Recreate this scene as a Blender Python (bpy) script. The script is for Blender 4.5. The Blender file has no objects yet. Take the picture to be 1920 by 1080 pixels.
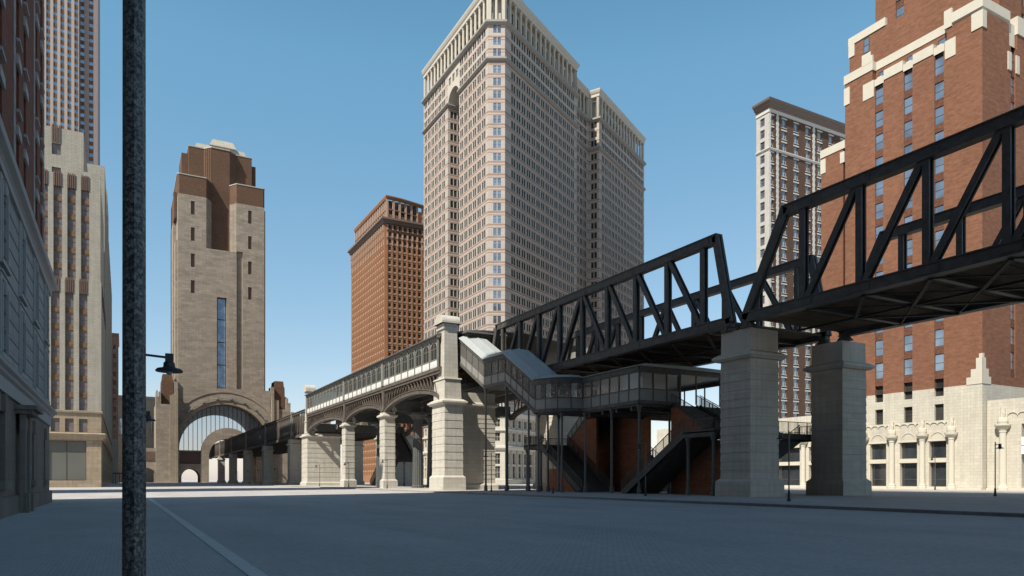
import bpy, math, random
from mathutils import Vector
random.seed(7)
S = bpy.context.scene
COL = S.collection
CAM = Vector((0, 0, 1.6)); TH = math.radians(28.58)
SN, CS = math.sin(TH), math.cos(TH)

# ------------------------------------------------------------------ materials
def nmat(name, rough=0.8, metal=0.0, spec=0.3):
    m = bpy.data.materials.new(name); m.use_nodes = True
    nt = m.node_tree; b = nt.nodes['Principled BSDF']
    b.inputs['Roughness'].default_value = rough
    b.inputs['Metallic'].default_value = metal
    b.inputs['Specular IOR Level'].default_value = spec
    return m, nt, b
def nd(nt, t, **kw):
    n = nt.nodes.new(t)
    for k, v in kw.items():
        if hasattr(n, k): setattr(n, k, v)
        else: n.inputs[k].default_value = v
    return n
def uvmap(nt, sx=1, sy=1):
    tc = nd(nt, 'ShaderNodeTexCoord'); mp = nd(nt, 'ShaderNodeMapping')
    mp.inputs['Scale'].default_value = (sx, sy, 1)
    nt.links.new(tc.outputs['UV'], mp.inputs['Vector']); return mp.outputs['Vector']
def objvec(nt, s=1):
    tc = nd(nt, 'ShaderNodeTexCoord'); mp = nd(nt, 'ShaderNodeMapping')
    mp.inputs['Scale'].default_value = (s, s, s)
    nt.links.new(tc.outputs['Object'], mp.inputs['Vector']); return mp.outputs['Vector']
def ramp(nt, fac, a, b, lo=0.3, hi=0.7):
    r = nd(nt, 'ShaderNodeValToRGB')
    r.color_ramp.elements[0].position = lo; r.color_ramp.elements[1].position = hi
    r.color_ramp.elements[0].color = (*a, 1); r.color_ramp.elements[1].color = (*b, 1)
    nt.links.new(fac, r.inputs['Fac']); return r.outputs['Color']
def noise(nt, vec, scale, detail=4, rough=0.6):
    n = nd(nt, 'ShaderNodeTexNoise'); n.inputs['Scale'].default_value = scale
    n.inputs['Detail'].default_value = detail; n.inputs['Roughness'].default_value = rough
    nt.links.new(vec, n.inputs['Vector']); return n.outputs['Fac']
def mixc(nt, fac, a, b, mode='MIX'):
    m = nd(nt, 'ShaderNodeMix'); m.data_type = 'RGBA'; m.blend_type = mode
    if isinstance(fac, (int, float)): m.inputs[0].default_value = fac
    else: nt.links.new(fac, m.inputs[0])
    for i, x in ((6, a), (7, b)):
        if isinstance(x, tuple): m.inputs[i].default_value = (*x, 1)
        else: nt.links.new(x, m.inputs[i])
    return m.outputs[2]
def bump(nt, b, h, strength=0.3, dist=0.05):
    bp = nd(nt, 'ShaderNodeBump'); bp.inputs['Strength'].default_value = strength
    bp.inputs['Distance'].default_value = dist
    nt.links.new(h, bp.inputs['Height']); nt.links.new(bp.outputs['Normal'], b.inputs['Normal'])

def stone(name, c, var=0.12, bw=1.1, bh=0.42, mortar=0.012, big=0.25, rough=0.85, stretch=1.0, bstr=0.25, fine=6.0):
    """ashlar: courses, per-block tone, cloudy mottling"""
    m, nt, b = nmat(name, rough)
    uv = uvmap(nt)
    bk = nd(nt, 'ShaderNodeTexBrick'); nt.links.new(uv, bk.inputs['Vector'])
    bk.inputs['Scale'].default_value = 1; bk.inputs['Brick Width'].default_value = bw
    bk.inputs['Row Height'].default_value = bh; bk.inputs['Mortar Size'].default_value = mortar
    bk.inputs['Mortar Smooth'].default_value = 0.3
    d = tuple(x * (1 - var) for x in c); e = tuple(min(1, x * (1 + var * .5)) for x in c)
    bk.inputs['Color1'].default_value = (*d, 1); bk.inputs['Color2'].default_value = (*e, 1)
    bk.inputs['Mortar'].default_value = (*[x * .55 for x in c], 1)
    mp = uvmap(nt, 1, stretch)
    n1 = noise(nt, mp, big, 6, 0.65)
    col = mixc(nt, 1.0, bk.outputs['Color'], ramp(nt, n1, (1 - var * 1.6,) * 3, (1.04,) * 3), 'MULTIPLY')
    n4 = noise(nt, uvmap(nt, 2.2, .10), 1.0, 5, .7)
    col = mixc(nt, 0.45, col, ramp(nt, n4, (.72, .70, .67), (1.08,) * 3, .34, .62), 'MULTIPLY')
    n2 = noise(nt, mp, fine, 3, 0.7)
    col = mixc(nt, 0.5, col, ramp(nt, n2, (.82,) * 3, (1.06,) * 3), 'MULTIPLY')
    nt.links.new(col, b.inputs['Base Color'])
    mth = nd(nt, 'ShaderNodeMath', operation='MULTIPLY_ADD'); nt.links.new(n2, mth.inputs[0])
    mth.inputs[1].default_value = 0.35; nt.links.new(bk.outputs['Fac'], mth.inputs[2])
    inv = nd(nt, 'ShaderNodeMath', operation='SUBTRACT'); inv.inputs[0].default_value = 1
    nt.links.new(mth.outputs[0], inv.inputs[1]); bump(nt, b, inv.outputs[0], bstr, 0.03)
    return m
def brick(name, c, c2, mortar=(.3, .25, .2), blot=0.5, rough=0.9, bh=0.09, bw=0.28, big=.85, msz=0.008):
    m, nt, b = nmat(name, rough)
    uv = uvmap(nt)
    bk = nd(nt, 'ShaderNodeTexBrick'); nt.links.new(uv, bk.inputs['Vector'])
    bk.inputs['Scale'].default_value = 1; bk.inputs['Brick Width'].default_value = bw
    bk.inputs['Row Height'].default_value = bh; bk.inputs['Mortar Size'].default_value = msz
    bk.inputs['Color1'].default_value = (*c, 1); bk.inputs['Color2'].default_value = (*c2, 1)
    bk.inputs['Mortar'].default_value = (*mortar, 1)
    mp = uvmap(nt, 1, 2.6)
    n1 = noise(nt, mp, big, 5, 0.7)
    col = mixc(nt, blot, bk.outputs['Color'], ramp(nt, n1, (.58, .54, .52), (1.34, 1.32, 1.28), .36, .64), 'MULTIPLY')
    n3 = noise(nt, uvmap(nt), 0.12, 3)
    col = mixc(nt, 0.6, col, ramp(nt, n3, (.8,) * 3, (1.12,) * 3), 'MULTIPLY')
    nt.links.new(col, b.inputs['Base Color']); bump(nt, b, n1, 0.35, 0.04)
    return m
def plain(name, c, var=0.15, scale=1.2, rough=0.75, metal=0.0, spec=0.3, bstr=0.15, obj=False):
    m, nt, b = nmat(name, rough, metal, spec)
    v = objvec(nt) if obj else uvmap(nt)
    n = noise(nt, v, scale, 6, 0.65)
    col = ramp(nt, n, tuple(x * (1 - var) for x in c), tuple(x * (1 + var) for x in c))
    n2 = noise(nt, v, scale * 9, 3, 0.6)
    col = mixc(nt, 0.6, col, ramp(nt, n2, (1 - var,) * 3, (1.05,) * 3), 'MULTIPLY')
    nt.links.new(col, b.inputs['Base Color']); bump(nt, b, n2, bstr, 0.01)
    return m
def glass_dark(name, c=(.03, .035, .04), rough=0.06, ior=1.9, var=0.3, sc=0.35):
    m, nt, b = nmat(name, rough); b.inputs['IOR'].default_value = ior
    b.inputs['Specular IOR Level'].default_value = 0.5
    n = noise(nt, objvec(nt), sc, 1)
    nt.links.new(ramp(nt, n, tuple(x * (1 - var) for x in c), tuple(x * (1 + var) for x in c)), b.inputs['Base Color'])
    n2 = noise(nt, objvec(nt), sc * 1.7, 1); bump(nt, b, n2, 0.03, 0.3)
    return m
def glass_clear(name, tint=(.78, .82, .85), ref=0.25, veil=(.25, .27, .28), va=0.25):
    m = bpy.data.materials.new(name); m.use_nodes = True; nt = m.node_tree; nt.nodes.clear()
    out = nd(nt, 'ShaderNodeOutputMaterial'); tr = nd(nt, 'ShaderNodeBsdfTransparent'); tr.inputs[0].default_value = (*tint, 1)
    gl = nd(nt, 'ShaderNodeBsdfGlossy'); gl.inputs['Roughness'].default_value = 0.04
    df = nd(nt, 'ShaderNodeBsdfDiffuse'); df.inputs[0].default_value = (*veil, 1)
    m1 = nd(nt, 'ShaderNodeMixShader'); m1.inputs[0].default_value = va
    nt.links.new(tr.outputs[0], m1.inputs[1]); nt.links.new(df.outputs[0], m1.inputs[2])
    fr = nd(nt, 'ShaderNodeFresnel'); fr.inputs[0].default_value = 1.5
    m2 = nd(nt, 'ShaderNodeMixShader'); nt.links.new(fr.outputs[0], m2.inputs[0])
    nt.links.new(m1.outputs[0], m2.inputs[1]); nt.links.new(gl.outputs[0], m2.inputs[2])
    nt.links.new(m2.outputs[0], out.inputs[0]); return m

M = {}
M['pier'] = stone('pale_pier_stone', (.50, .475, .415), .08, 1.3, .55, .010, .35)
M['pierplain'] = stone('pale_cap_stone', (.51, .485, .425), .05, 2.2, .9, .006, .4)
M['cream'] = stone('cream_terracotta', (.54, .51, .43), .06, .9, .45, .010, .3)
M['creamplain'] = plain('cream_trim', (.52, .49, .41), .05, .8)
M['brickred'] = brick('orange_red_brick', (.182, .077, .044), (.212, .096, .056), (.18, .11, .075), .5)
M['brickdeep'] = brick('deep_red_brick', (.15, .052, .032), (.19, .067, .04), (.11, .065, .05), .5)
M['spandrel'] = brick('patterned_spandrel_brick', (.24, .115, .07), (.14, .06, .036), (.08, .035, .025), .3, .9, .22, .2, 1.3, .04)
M['brickwall'] = brick('stair_house_brick', (.29, .11, .055), (.35, .14, .075), (.2, .12, .08), .45)
M['brickfar'] = brick('orange_terracotta', (.26, .125, .065), (.31, .155, .082), (.24, .15, .09), .3)
M['brickfarpale'] = plain('pale_terracotta_panel', (.36, .26, .20), .1, 1.5)
M['brown'] = brick('brown_crown_brick', (.105, .060, .038), (.14, .082, .052), (.08, .05, .035), .35, .9, .35, .9, 1.0, .03)
M['brownpale'] = brick('brown_facade_brick', (.085, .05, .034), (.11, .066, .045), (.09, .06, .045), .5, .9)
M['tan'] = stone('tan_sandstone', (.335, .288, .232), .16, 3.2, 1.2, .03, .10, .9, 3.2, .3, .55)
M['tanplain'] = stone('tan_trim_sandstone', (.31, .26, .20), .1, 2.0, 1.0, .02, .2, .9, 2)
M['tandeco'] = stone('buff_base_stone', (.37, .30, .215), .12, 1.8, .8, .015, .4, .9, 1.5)
M['deco'] = stone('cream_deco_brick', (.41, .385, .325), .07, .9, .36, .02, .25)
M['decofin'] = plain('brown_fluted_fin', (.13, .088, .07), .15, 2)
M['decosp'] = brick('orange_spandrel_tile', (.14, .085, .05), (.185, .125, .07), (.09, .06, .04), .5, .8, .4, .5)
M['greystone'] = stone('grey_limestone', (.33, .335, .34), .05, 2.4, .75, .02, .4)
M['greyplain'] = plain('grey_limestone_trim', (.34, .345, .345), .06, .8)
M['darkstone'] = stone('weathered_grey_brown_stone', (.21, .185, .16), .12, 1.6, .8, .006, .5)
M['whitestone'] = stone('white_glazed_stone', (.46, .45, .425), .05, 1.0, .45, .02, .3)
M['whiteplain'] = plain('white_trim', (.52, .51, .475), .05, 1)
M['cornbrown'] = plain('brown_cornice', (.165, .135, .118), .1, 1)
M['tanrib'] = plain('tan_tower_pier', (.36, .31, .275), .06, .5)
M['shadowrib'] = plain('shaded_tower_pier', (.24, .20, .19), .06, .5)  # darker copy of the tan piers: shadow on the set-back part painted in
M['towersp'] = brick('brown_tower_spandrel', (.12, .07, .045), (.16, .095, .06), (.06, .04, .03), .4, .9, .5, .8)
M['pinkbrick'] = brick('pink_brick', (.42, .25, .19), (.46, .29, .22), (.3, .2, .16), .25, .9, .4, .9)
M['palewall'] = stone('pale_wall', (.42, .40, .34), .06, 3, 1.5, .02, .2)
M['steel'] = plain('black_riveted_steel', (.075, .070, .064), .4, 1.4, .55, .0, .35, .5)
M['bracing'] = plain('dark_bracing_steel', (.034, .030, .026), .4, 1.4, .7, .0, .3, .5)  # darker steel tone for the bracing below the deck
M['steelbrown'] = plain('weathered_brown_steel', (.115, .098, .083), .35, 1.2, .6, .0, .3, .4)
M['steelgrey'] = plain('grey_painted_iron', (.105, .108, .106), .2, 1.6, .5, .0, .4, .3)
M['irongrey'] = plain('dark_grey_cast_iron', (.085, .088, .088), .2, 1.6, .5, .0, .4, .3)
M['deck'] = plain('brown_deck_plate', (.11, .072, .042), .35, .5, .8, 0, .2, .3)
M['timber'] = plain('deck_timber', (.20, .125, .065), .35, 1.5, .8, 0, .2, .3)
M['panel'] = plain('grey_gallery_panel', (.24, .235, .215), .12, 1.0, .6, 0, .35, .2)
M['galbeam'] = plain('gallery_frame_metal', (.10, .096, .088), .35, 2.2, .6, 0, .3, .3)
M['galroof'] = plain('pale_zinc_roof', (.36, .385, .38), .06, .5, .5, .0, .4, .1)
M['roofdark'] = plain('dark_metal_roof', (.12, .12, .115), .15, .8, .6)
M['whitepanel'] = plain('white_parapet_panel', (.60, .60, .57), .06, 1.5, .7)
M['parcel'] = plain('grey_green_wall_frame', (.20, .20, .18), .12, 1.5, .6)
M['lampmetal'] = plain('black_lamp_metal', (.035, .04, .045), .3, 6, .5, .0, .4)
M['window'] = glass_dark('window_glass')
M['winblue'] = glass_dark('sky_reflecting_glass', (.30, .335, .375), .06, 1.6)
M['winblue'].node_tree.nodes['Principled BSDF'].inputs['Metallic'].default_value = .75
M['winslot'] = glass_dark('tall_slot_glass', (.20, .24, .30), .08, 1.6)
M['winslot'].node_tree.nodes['Principled BSDF'].inputs['Metallic'].default_value = .5
M['wingrey'] = glass_dark('grey_window_glass', (.04, .038, .036), .15, 1.5, .4)
M['wingrey'].node_tree.nodes['Principled BSDF'].inputs['Specular IOR Level'].default_value = .16
M['shop'] = glass_dark('shopfront_glass', (.13, .135, .12), .10, 1.7, .15, .1)
M['decoglass'] = glass_dark('purple_grey_glass', (.17, .15, .15), .2, 1.5, .15, 1)
M['frame'] = plain('dark_window_frame', (.07, .065, .06), .1, 2)
M['framew'] = plain('light_window_frame', (.42, .41, .38), .05, 2)
M['clear'] = glass_clear('gallery_glass', (.70, .73, .75), .2, (.30, .29, .27), .38)
M['portal'] = glass_clear('portal_glass', (.85, .88, .93), .2, (.45, .50, .58), .30)
M['lite'] = glass_clear('station_glass', (.45, .48, .47), .2, (.08, .085, .08), .45)
M['patina'] = plain('grey_green_metal', (.23, .235, .21), .15, .6, .6)
M['sign'] = plain('white_notice_board', (.62, .66, .70), .02, 1)

# banded cream facade: rust coloured brick stripes at fixed heights of every storey
def banded(name, base, stripe, z0, pitch, marks):
    m, nt, b = nmat(name, .85)
    uv = uvmap(nt); sp = nd(nt, 'ShaderNodeSeparateXYZ'); nt.links.new(uv, sp.inputs[0])
    a = nd(nt, 'ShaderNodeMath', operation='SUBTRACT'); nt.links.new(sp.outputs['Y'], a.inputs[0]); a.inputs[1].default_value = z0
    md = nd(nt, 'ShaderNodeMath', operation='FLOORED_MODULO'); nt.links.new(a.outputs[0], md.inputs[0]); md.inputs[1].default_value = pitch
    tot = None
    for lo, hi in marks:
        g = nd(nt, 'ShaderNodeMath', operation='GREATER_THAN'); nt.links.new(md.outputs[0], g.inputs[0]); g.inputs[1].default_value = lo
        l = nd(nt, 'ShaderNodeMath', operation='LESS_THAN'); nt.links.new(md.outputs[0], l.inputs[0]); l.inputs[1].default_value = hi
        k = nd(nt, 'ShaderNodeMath', operation='MULTIPLY'); nt.links.new(g.outputs[0], k.inputs[0]); nt.links.new(l.outputs[0], k.inputs[1])
        if tot is None: tot = k.outputs[0]
        else:
            ad = nd(nt, 'ShaderNodeMath', operation='ADD'); nt.links.new(tot, ad.inputs[0]); nt.links.new(k.outputs[0], ad.inputs[1]); tot = ad.outputs[0]
    bk = nd(nt, 'ShaderNodeTexBrick'); nt.links.new(uv, bk.inputs['Vector']); bk.inputs['Scale'].default_value = 1
    bk.inputs['Brick Width'].default_value = 1.2; bk.inputs['Row Height'].default_value = .51; bk.inputs['Mortar Size'].default_value = .03
    bk.inputs['Color1'].default_value = (*[x * .93 for x in base], 1); bk.inputs['Color2'].default_value = (*base, 1)
    bk.inputs['Mortar'].default_value = (*[x * .7 for x in base], 1)
    col = mixc(nt, tot, bk.outputs['Color'], stripe)
    n = noise(nt, uv, .25, 5); col = mixc(nt, 1.0, col, ramp(nt, n, (.88,) * 3, (1.05,) * 3), 'MULTIPLY')
    nt.links.new(col, b.inputs['Base Color']); return m
M['banded'] = banded('cream_and_rust_banded_stone', (.44, .40, .355), (.29, .195, .155), 134.7 - 4.1 * 40, 4.1, ((3.35, 3.95), (2.55, 2.85)))
M['bandplain'] = plain('cream_tower_trim', (.45, .42, .36), .06, .6)
M['bandgrey'] = plain('grey_tower_cornice', (.27, .26, .24), .08, .6)

# cobbles
def cobble(name, c, sx, sy):
    m, nt, b = nmat(name, .75, 0, .25)
    uv = uvmap(nt); br = nd(nt, 'ShaderNodeTexBrick'); nt.links.new(uv, br.inputs['Vector'])
    br.inputs['Scale'].default_value = 1; br.inputs['Brick Width'].default_value = sx; br.inputs['Row Height'].default_value = sy
    br.inputs['Mortar Size'].default_value = .012; br.inputs['Mortar Smooth'].default_value = .6
    br.inputs['Color1'].default_value = (*[x * .93 for x in c], 1); br.inputs['Color2'].default_value = (*[x * 1.05 for x in c], 1)
    br.inputs['Mortar'].default_value = (*[x * .78 for x in c], 1)
    n = noise(nt, uv, .18, 6, .6); n2 = noise(nt, uv, 7, 3, .7)
    col = mixc(nt, 1.0, br.outputs['Color'], ramp(nt, n, (.9,) * 3, (1.06,) * 3), 'MULTIPLY')
    col = mixc(nt, .6, col, ramp(nt, n2, (.75,) * 3, (1.15,) * 3), 'MULTIPLY')
    n5 = noise(nt, uvmap(nt, 1.0, .22), .35, 7, .62)
    col = mixc(nt, .5, col, ramp(nt, n5, (.80, .79, .78), (1.08,) * 3, .36, .60), 'MULTIPLY')
    nt.links.new(col, b.inputs['Base Color'])
    ad = nd(nt, 'ShaderNodeMath', operation='SUBTRACT'); nt.links.new(n2, ad.inputs[0]); nt.links.new(br.outputs['Fac'], ad.inputs[1])
    bump(nt, b, ad.outputs[0], .55, .015); return m
M['cobble'] = cobble('cobbled_road', (.475, .455, .445), .16, .11)
M['paving'] = cobble('plaza_paving', (.47, .45, .42), .5, .5)
M['paint'] = plain('pale_stone_strip', (.58, .58, .56), .08, 1.2, .8)
M['kerb'] = stone('kerb_stone', (.30, .29, .27), .1, 1.2, .3, .012, .5)

# mottled galvanised pole
def pole_mat():
    m, nt, b = nmat('mottled_galvanised_steel', .45, 0, .5)
    v = objvec(nt); n = noise(nt, v, 62, 4, .7); n2 = noise(nt, v, 9, 3, .6)
    c = ramp(nt, n, (.022, .023, .025), (.21, .21, .205), .44, .60)
    c = mixc(nt, .5, c, ramp(nt, n2, (.5, .5, .55), (1.3, 1.25, 1.15)), 'MULTIPLY')
    nt.links.new(c, b.inputs['Base Color']); bump(nt, b, n, .25, .004); return m
M['pole'] = pole_mat()

# ------------------------------------------------------------------ mesh builder
class MB:
    def __init__(s): s.v = []; s.f = []; s.m = []; s.mats = []
    def mi(s, mat):
        mt = M[mat]
        if mt not in s.mats: s.mats.append(mt)
        return s.mats.index(mt)
    def poly(s, pts, mat):
        n = len(s.v); s.v += [tuple(p) for p in pts]; s.f.append(tuple(range(n, n + len(pts)))); s.m.append(s.mi(mat))
    quad = poly
    def raw(s, vs, fs, mat):
        n = len(s.v); s.v += [tuple(p) for p in vs]; k = s.mi(mat)
        for f in fs: s.f.append(tuple(i + n for i in f)); s.m.append(k)
    HX = [(0, 3, 2, 1), (4, 5, 6, 7), (0, 1, 5, 4), (1, 2, 6, 5), (2, 3, 7, 6), (3, 0, 4, 7)]
    def box(s, x0, x1, y0, y1, z0, z1, mat, top=0.0):
        t = top
        s.raw([(x0, y0, z0), (x1, y0, z0), (x1, y1, z0), (x0, y1, z0),
               (x0 + t, y0 + t, z1), (x1 - t, y0 + t, z1), (x1 - t, y1 - t, z1), (x0 + t, y1 - t, z1)], s.HX, mat)
    def beam(s, p, q, w, h, mat, side=None):
        p = Vector(p); q = Vector(q); d = (q - p).normalized()
        if side is None:
            side = d.cross(Vector((0, 0, 1)))
            if side.length < 1e-4: side = Vector((1, 0, 0))
        side = Vector(side).normalized(); up = side.cross(d).normalized()
        a = side * w / 2; b = up * h / 2
        s.raw([p - a - b, p + a - b, p + a + b, p - a + b, q - a - b, q + a - b, q + a + b, q - a + b],
              [(0, 3, 2, 1), (4, 5, 6, 7), (0, 1, 5, 4), (1, 2, 6, 5), (2, 3, 7, 6), (3, 0, 4, 7)], mat)
    def tube(s, p, q, r1, r2, n, mat):
        p = Vector(p); q = Vector(q); d = (q - p).normalized()
        a = d.cross(Vector((0, 0, 1)));
        if a.length < 1e-4: a = Vector((1, 0, 0))
        a.normalize(); b = d.cross(a)
        vs = []
        for c, r in ((p, r1), (q, r2)):
            for i in range(n):
                t = 2 * math.pi * i / n; vs.append(c + a * (r * math.cos(t)) + b * (r * math.sin(t)))
        fs = [(i, (i + 1) % n, n + (i + 1) % n, n + i) for i in range(n)] + [tuple(range(n - 1, -1, -1)), tuple(range(n, 2 * n))]
        s.raw(vs, fs, mat)
    def lathe(s, cx, cy, prof, n, mat, flute=0.0):
        vs = []; fs = []
        for z, r in prof:
            for i in range(n):
                t = 2 * math.pi * i / n; rr = r * (1 - (flute if i % 2 else 0))
                vs.append((cx + rr * math.cos(t), cy + rr * math.sin(t), z))
        for k in range(len(prof) - 1):
            for i in range(n):
                j = (i + 1) % n; fs.append((k * n + i, k * n + j, (k + 1) * n + j, (k + 1) * n + i))
        fs.append(tuple(range(n - 1, -1, -1))); fs.append(tuple((len(prof) - 1) * n + i for i in range(n)))
        s.raw(vs, fs, mat)
    def prism(s, pts, axis, a, b, mat):
        def P(p, t):
            if axis == 'z': return (p[0], p[1], t)
            if axis == 'x': return (t, p[0], p[1])
            return (p[0], t, p[1])
        n = len(pts); vs = [P(p, a) for p in pts] + [P(p, b) for p in pts]
        fs = [(i, (i + 1) % n, n + (i + 1) % n, n + i) for i in range(n)] + [tuple(range(n - 1, -1, -1)), tuple(range(n, 2 * n))]
        s.raw(vs, fs, mat)
    def sweep(s, pts, prof, mat, closed=False):
        """profile [(out, z)] swept along an xy polyline, outward = right hand of travel"""
        n = len(pts); off = []
        for i in range(n):
            def nrm(a, b):
                d = Vector((b[0] - a[0], b[1] - a[1])).normalized(); return Vector((d.y, -d.x))
            if closed or 0 < i < n - 1:
                n1 = nrm(pts[i - 1], pts[i]); n2 = nrm(pts[i], pts[(i + 1) % n])
                m = (n1 + n2); m = m / max(.3, m.length_squared) * 2
            elif i == 0: m = nrm(pts[0], pts[1])
            else: m = nrm(pts[-2], pts[-1])
            off.append(m)
        vs = []
        for p, m in zip(pts, off):
            for w, z in prof: vs.append((p[0] + m.x * w, p[1] + m.y * w, z))
        k = len(prof); fs = []
        for i in range(n if closed else n - 1):
            j = (i + 1) % n
            for a in range(k):
                b = (a + 1) % k; fs.append((i * k + a, j * k + a, j * k + b, i * k + b))
        if not closed: fs += [tuple(range(k - 1, -1, -1)), tuple((n - 1) * k + i for i in range(k))]
        s.raw(vs, fs, mat)
    def build(s, name, parent=None, smooth=False, kind=None):
        if not s.f: return None
        me = bpy.data.meshes.new(name); o3 = parent_origin(parent)
        me.from_pydata([(x - o3.x, y - o3.y, z - o3.z) for x, y, z in s.v], [], s.f)
        for m in s.mats: me.materials.append(m)
        me.polygons.foreach_set('material_index', s.m)
        uv = me.uv_layers.new(name='UVMap'); data = [0.0] * (2 * len(me.loops))
        for p in me.polygons:
            nx, ny, nz = p.normal
            if abs(nz) > .75:
                for li in p.loop_indices:
                    c = s.v[me.loops[li].vertex_index]; data[2 * li] = c[0]; data[2 * li + 1] = c[1]
            else:
                l = math.hypot(nx, ny) or 1; tx, ty = -ny / l, nx / l
                for li in p.loop_indices:
                    c = s.v[me.loops[li].vertex_index]; data[2 * li] = c[0] * tx + c[1] * ty; data[2 * li + 1] = c[2]
        uv.data.foreach_set('uv', data)
        if smooth: me.polygons.foreach_set('use_smooth', [True] * len(me.polygons))
        me.update()
        o = bpy.data.objects.new(name, me); COL.objects.link(o)
        if parent: o.parent = parent
        if kind: o['kind'] = kind
        return o
def parent_origin(p):
    t = Vector((0, 0, 0))
    while p is not None: t = t + p.location; p = p.parent
    return t
def thing(name, label, cat, loc=(0, 0, 0), group=None):
    o = bpy.data.objects.new(name, None); COL.objects.link(o); o.location = loc
    o['label'] = label; o['category'] = cat; o['kind'] = 'thing'; o.empty_display_size = .5
    if group: o['group'] = group
    return o
def copy_tree(o, loc, label, parent=None):
    c = o.copy(); COL.objects.link(c); c.parent = parent
    if parent is None: c.location = loc; c['label'] = label
    for ch in o.children: copy_tree(ch, None, None, c)
    return c

# ------------------------------------------------------------------ facades
class Face:
    """vertical wall from P to Q, outward on the right hand"""
    def __init__(s, P, Q):
        s.P = Vector((P[0], P[1], 0)); d = Vector((Q[0] - P[0], Q[1] - P[1], 0)); s.L = d.length; s.u = d / s.L; s.n = Vector((s.u.y, -s.u.x, 0))
    def at(s, a, v, w=0.0): p = s.P + s.u * a + s.n * w; return (p.x, p.y, v)
def fbox(mb, F, u0, u1, v0, v1, w0, w1, mat):
    mb.raw([F.at(u0, v0, w1), F.at(u1, v0, w1), F.at(u1, v0, w0), F.at(u0, v0, w0), F.at(u0, v1, w1), F.at(u1, v1, w1), F.at(u1, v1, w0), F.at(u0, v1, w0)], MB.HX, mat)
def wall(mb, F, z0, z1, ops, mat, depth=.35, bands=(), rmat=None, u0=0, u1=None):
    """flat wall with rectangular openings and their reveals; bands = [(z, material above z)]"""
    u1 = F.L if u1 is None else u1
    br = sorted(set([z0, z1] + [z for o in ops for z in (o[2], o[3]) if z0 < z < z1] + [b[0] for b in bands if z0 < b[0] < z1]))
    for a, b in zip(br[:-1], br[1:]):
        mid = (a + b) / 2; mm = mat
        for bz, bm in bands:
            if mid > bz: mm = bm
        row = sorted([(o[0], o[1]) for o in ops if o[2] < mid < o[3]]); cur = u0
        for oa, ob in row:
            if oa > cur + 1e-4: mb.quad([F.at(cur, a), F.at(oa, a), F.at(oa, b), F.at(cur, b)], mm)
            cur = max(cur, ob)
        if cur < u1 - 1e-4: mb.quad([F.at(cur, a), F.at(u1, a), F.at(u1, b), F.at(cur, b)], mm)
    for o in ops:
        mm = mat
        for bz, bm in bands:
            if (o[2] + o[3]) / 2 > bz: mm = bm
        mm = rmat or mm; d = o[4] if len(o) > 4 else depth; a, b, c, e = o[:4]
        mb.quad([F.at(a, c), F.at(b, c), F.at(b, c, -d), F.at(a, c, -d)], mm)
        mb.quad([F.at(a, e), F.at(a, e, -d), F.at(b, e, -d), F.at(b, e)], mm)
        mb.quad([F.at(a, c), F.at(a, c, -d), F.at(a, e, -d), F.at(a, e)], mm)
        mb.quad([F.at(b, c), F.at(b, e), F.at(b, e, -d), F.at(b, c, -d)], mm)
def win(mb, F, o, depth, st):
    """pane plus frame bars, optional lintel and sill"""
    a, b, c, e = o[:4]; w = -depth; g = st.get('glass', 'window'); fr = st.get('frame', 'frame'); fw = st.get('fw', .07)
    mb.quad([F.at(a, c, w), F.at(b, c, w), F.at(b, e, w), F.at(a, e, w)], g)
    t = .05
    if st.get('edge', True):
        for q in ((a, a + fw, c, e), (b - fw, b, c, e), (a + fw, b - fw, c, c + fw), (a + fw, b - fw, e - fw, e)):
            fbox(mb, F, q[0], q[1], q[2], q[3], w + .003, w + t, fr)
    nm = st.get('mull', 0); mw = st.get('mw', fw)
    for i in range(nm):
        x = a + (b - a) * (i + 1) / (nm + 1); fbox(mb, F, x - mw / 2, x + mw / 2, c + fw, e - fw, w + .004, w + st.get('mt', t), st.get('mmat', fr))
    for f in st.get('trans', ()):
        z = c + (e - c) * f; fbox(mb, F, a + fw, b - fw, z - fw / 2, z + fw / 2, w + .006, w + t * .8, fr)
    if 'lintel' in st: fbox(mb, F, a - .18, b + .18, e + .003, e + st['lintel'], .003, .12, st.get('lmat', 'whiteplain'))
    if 'keys' in st:
        for x in (a - .1, (a + b) / 2 - .1, b - .1): fbox(mb, F, x, x + .2, e + .003, e + st['keys'], .12, .2, st.get('lmat', 'whiteplain'))
    if 'sill' in st: fbox(mb, F, a - .12, b + .12, c - st['sill'], c - .003, .003, .16, st.get('lmat', 'whiteplain'))
class Wins:
    """collects a building's windows: the 100 that show largest become parts, the rest one part"""
    def __init__(s, root, name='window'): s.r = root; s.l = []; s.n = name
    def add(s, F, o, depth, st):
        p = Vector(F.at((o[0] + o[1]) / 2, (o[2] + o[3]) / 2, 0)); d = p - CAM
        D = d.x * SN + d.y * CS
        sc = 0
        if D > 1:
            px = 960 + 1340 * (d.x * CS - d.y * SN) / D; py = 899 - 1340 * d.z / D
            face = max(0.0, -(d.normalized().dot(F.n)))
            if -10 < px < 1930 and -10 < py < 1090: sc = (o[1] - o[0]) * (o[3] - o[2]) * face / (D * D)
        s.l.append((sc, F, o, depth, st))
    def grid(s, F, ops, depth, st):
        for o in ops: s.add(F, o, o[4] if len(o) > 4 else depth, st)
    def done(s):
        s.l.sort(key=lambda t: -t[0])
        for sc, F, o, d, st in s.l[:100]:
            mb = MB(); win(mb, F, o, d, st); mb.build(s.n, s.r)
        if len(s.l) > 100:
            mb = MB()
            for sc, F, o, d, st in s.l[100:]: win(mb, F, o, d, st)
            mb.build(s.n, s.r, kind='stuff')
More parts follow.
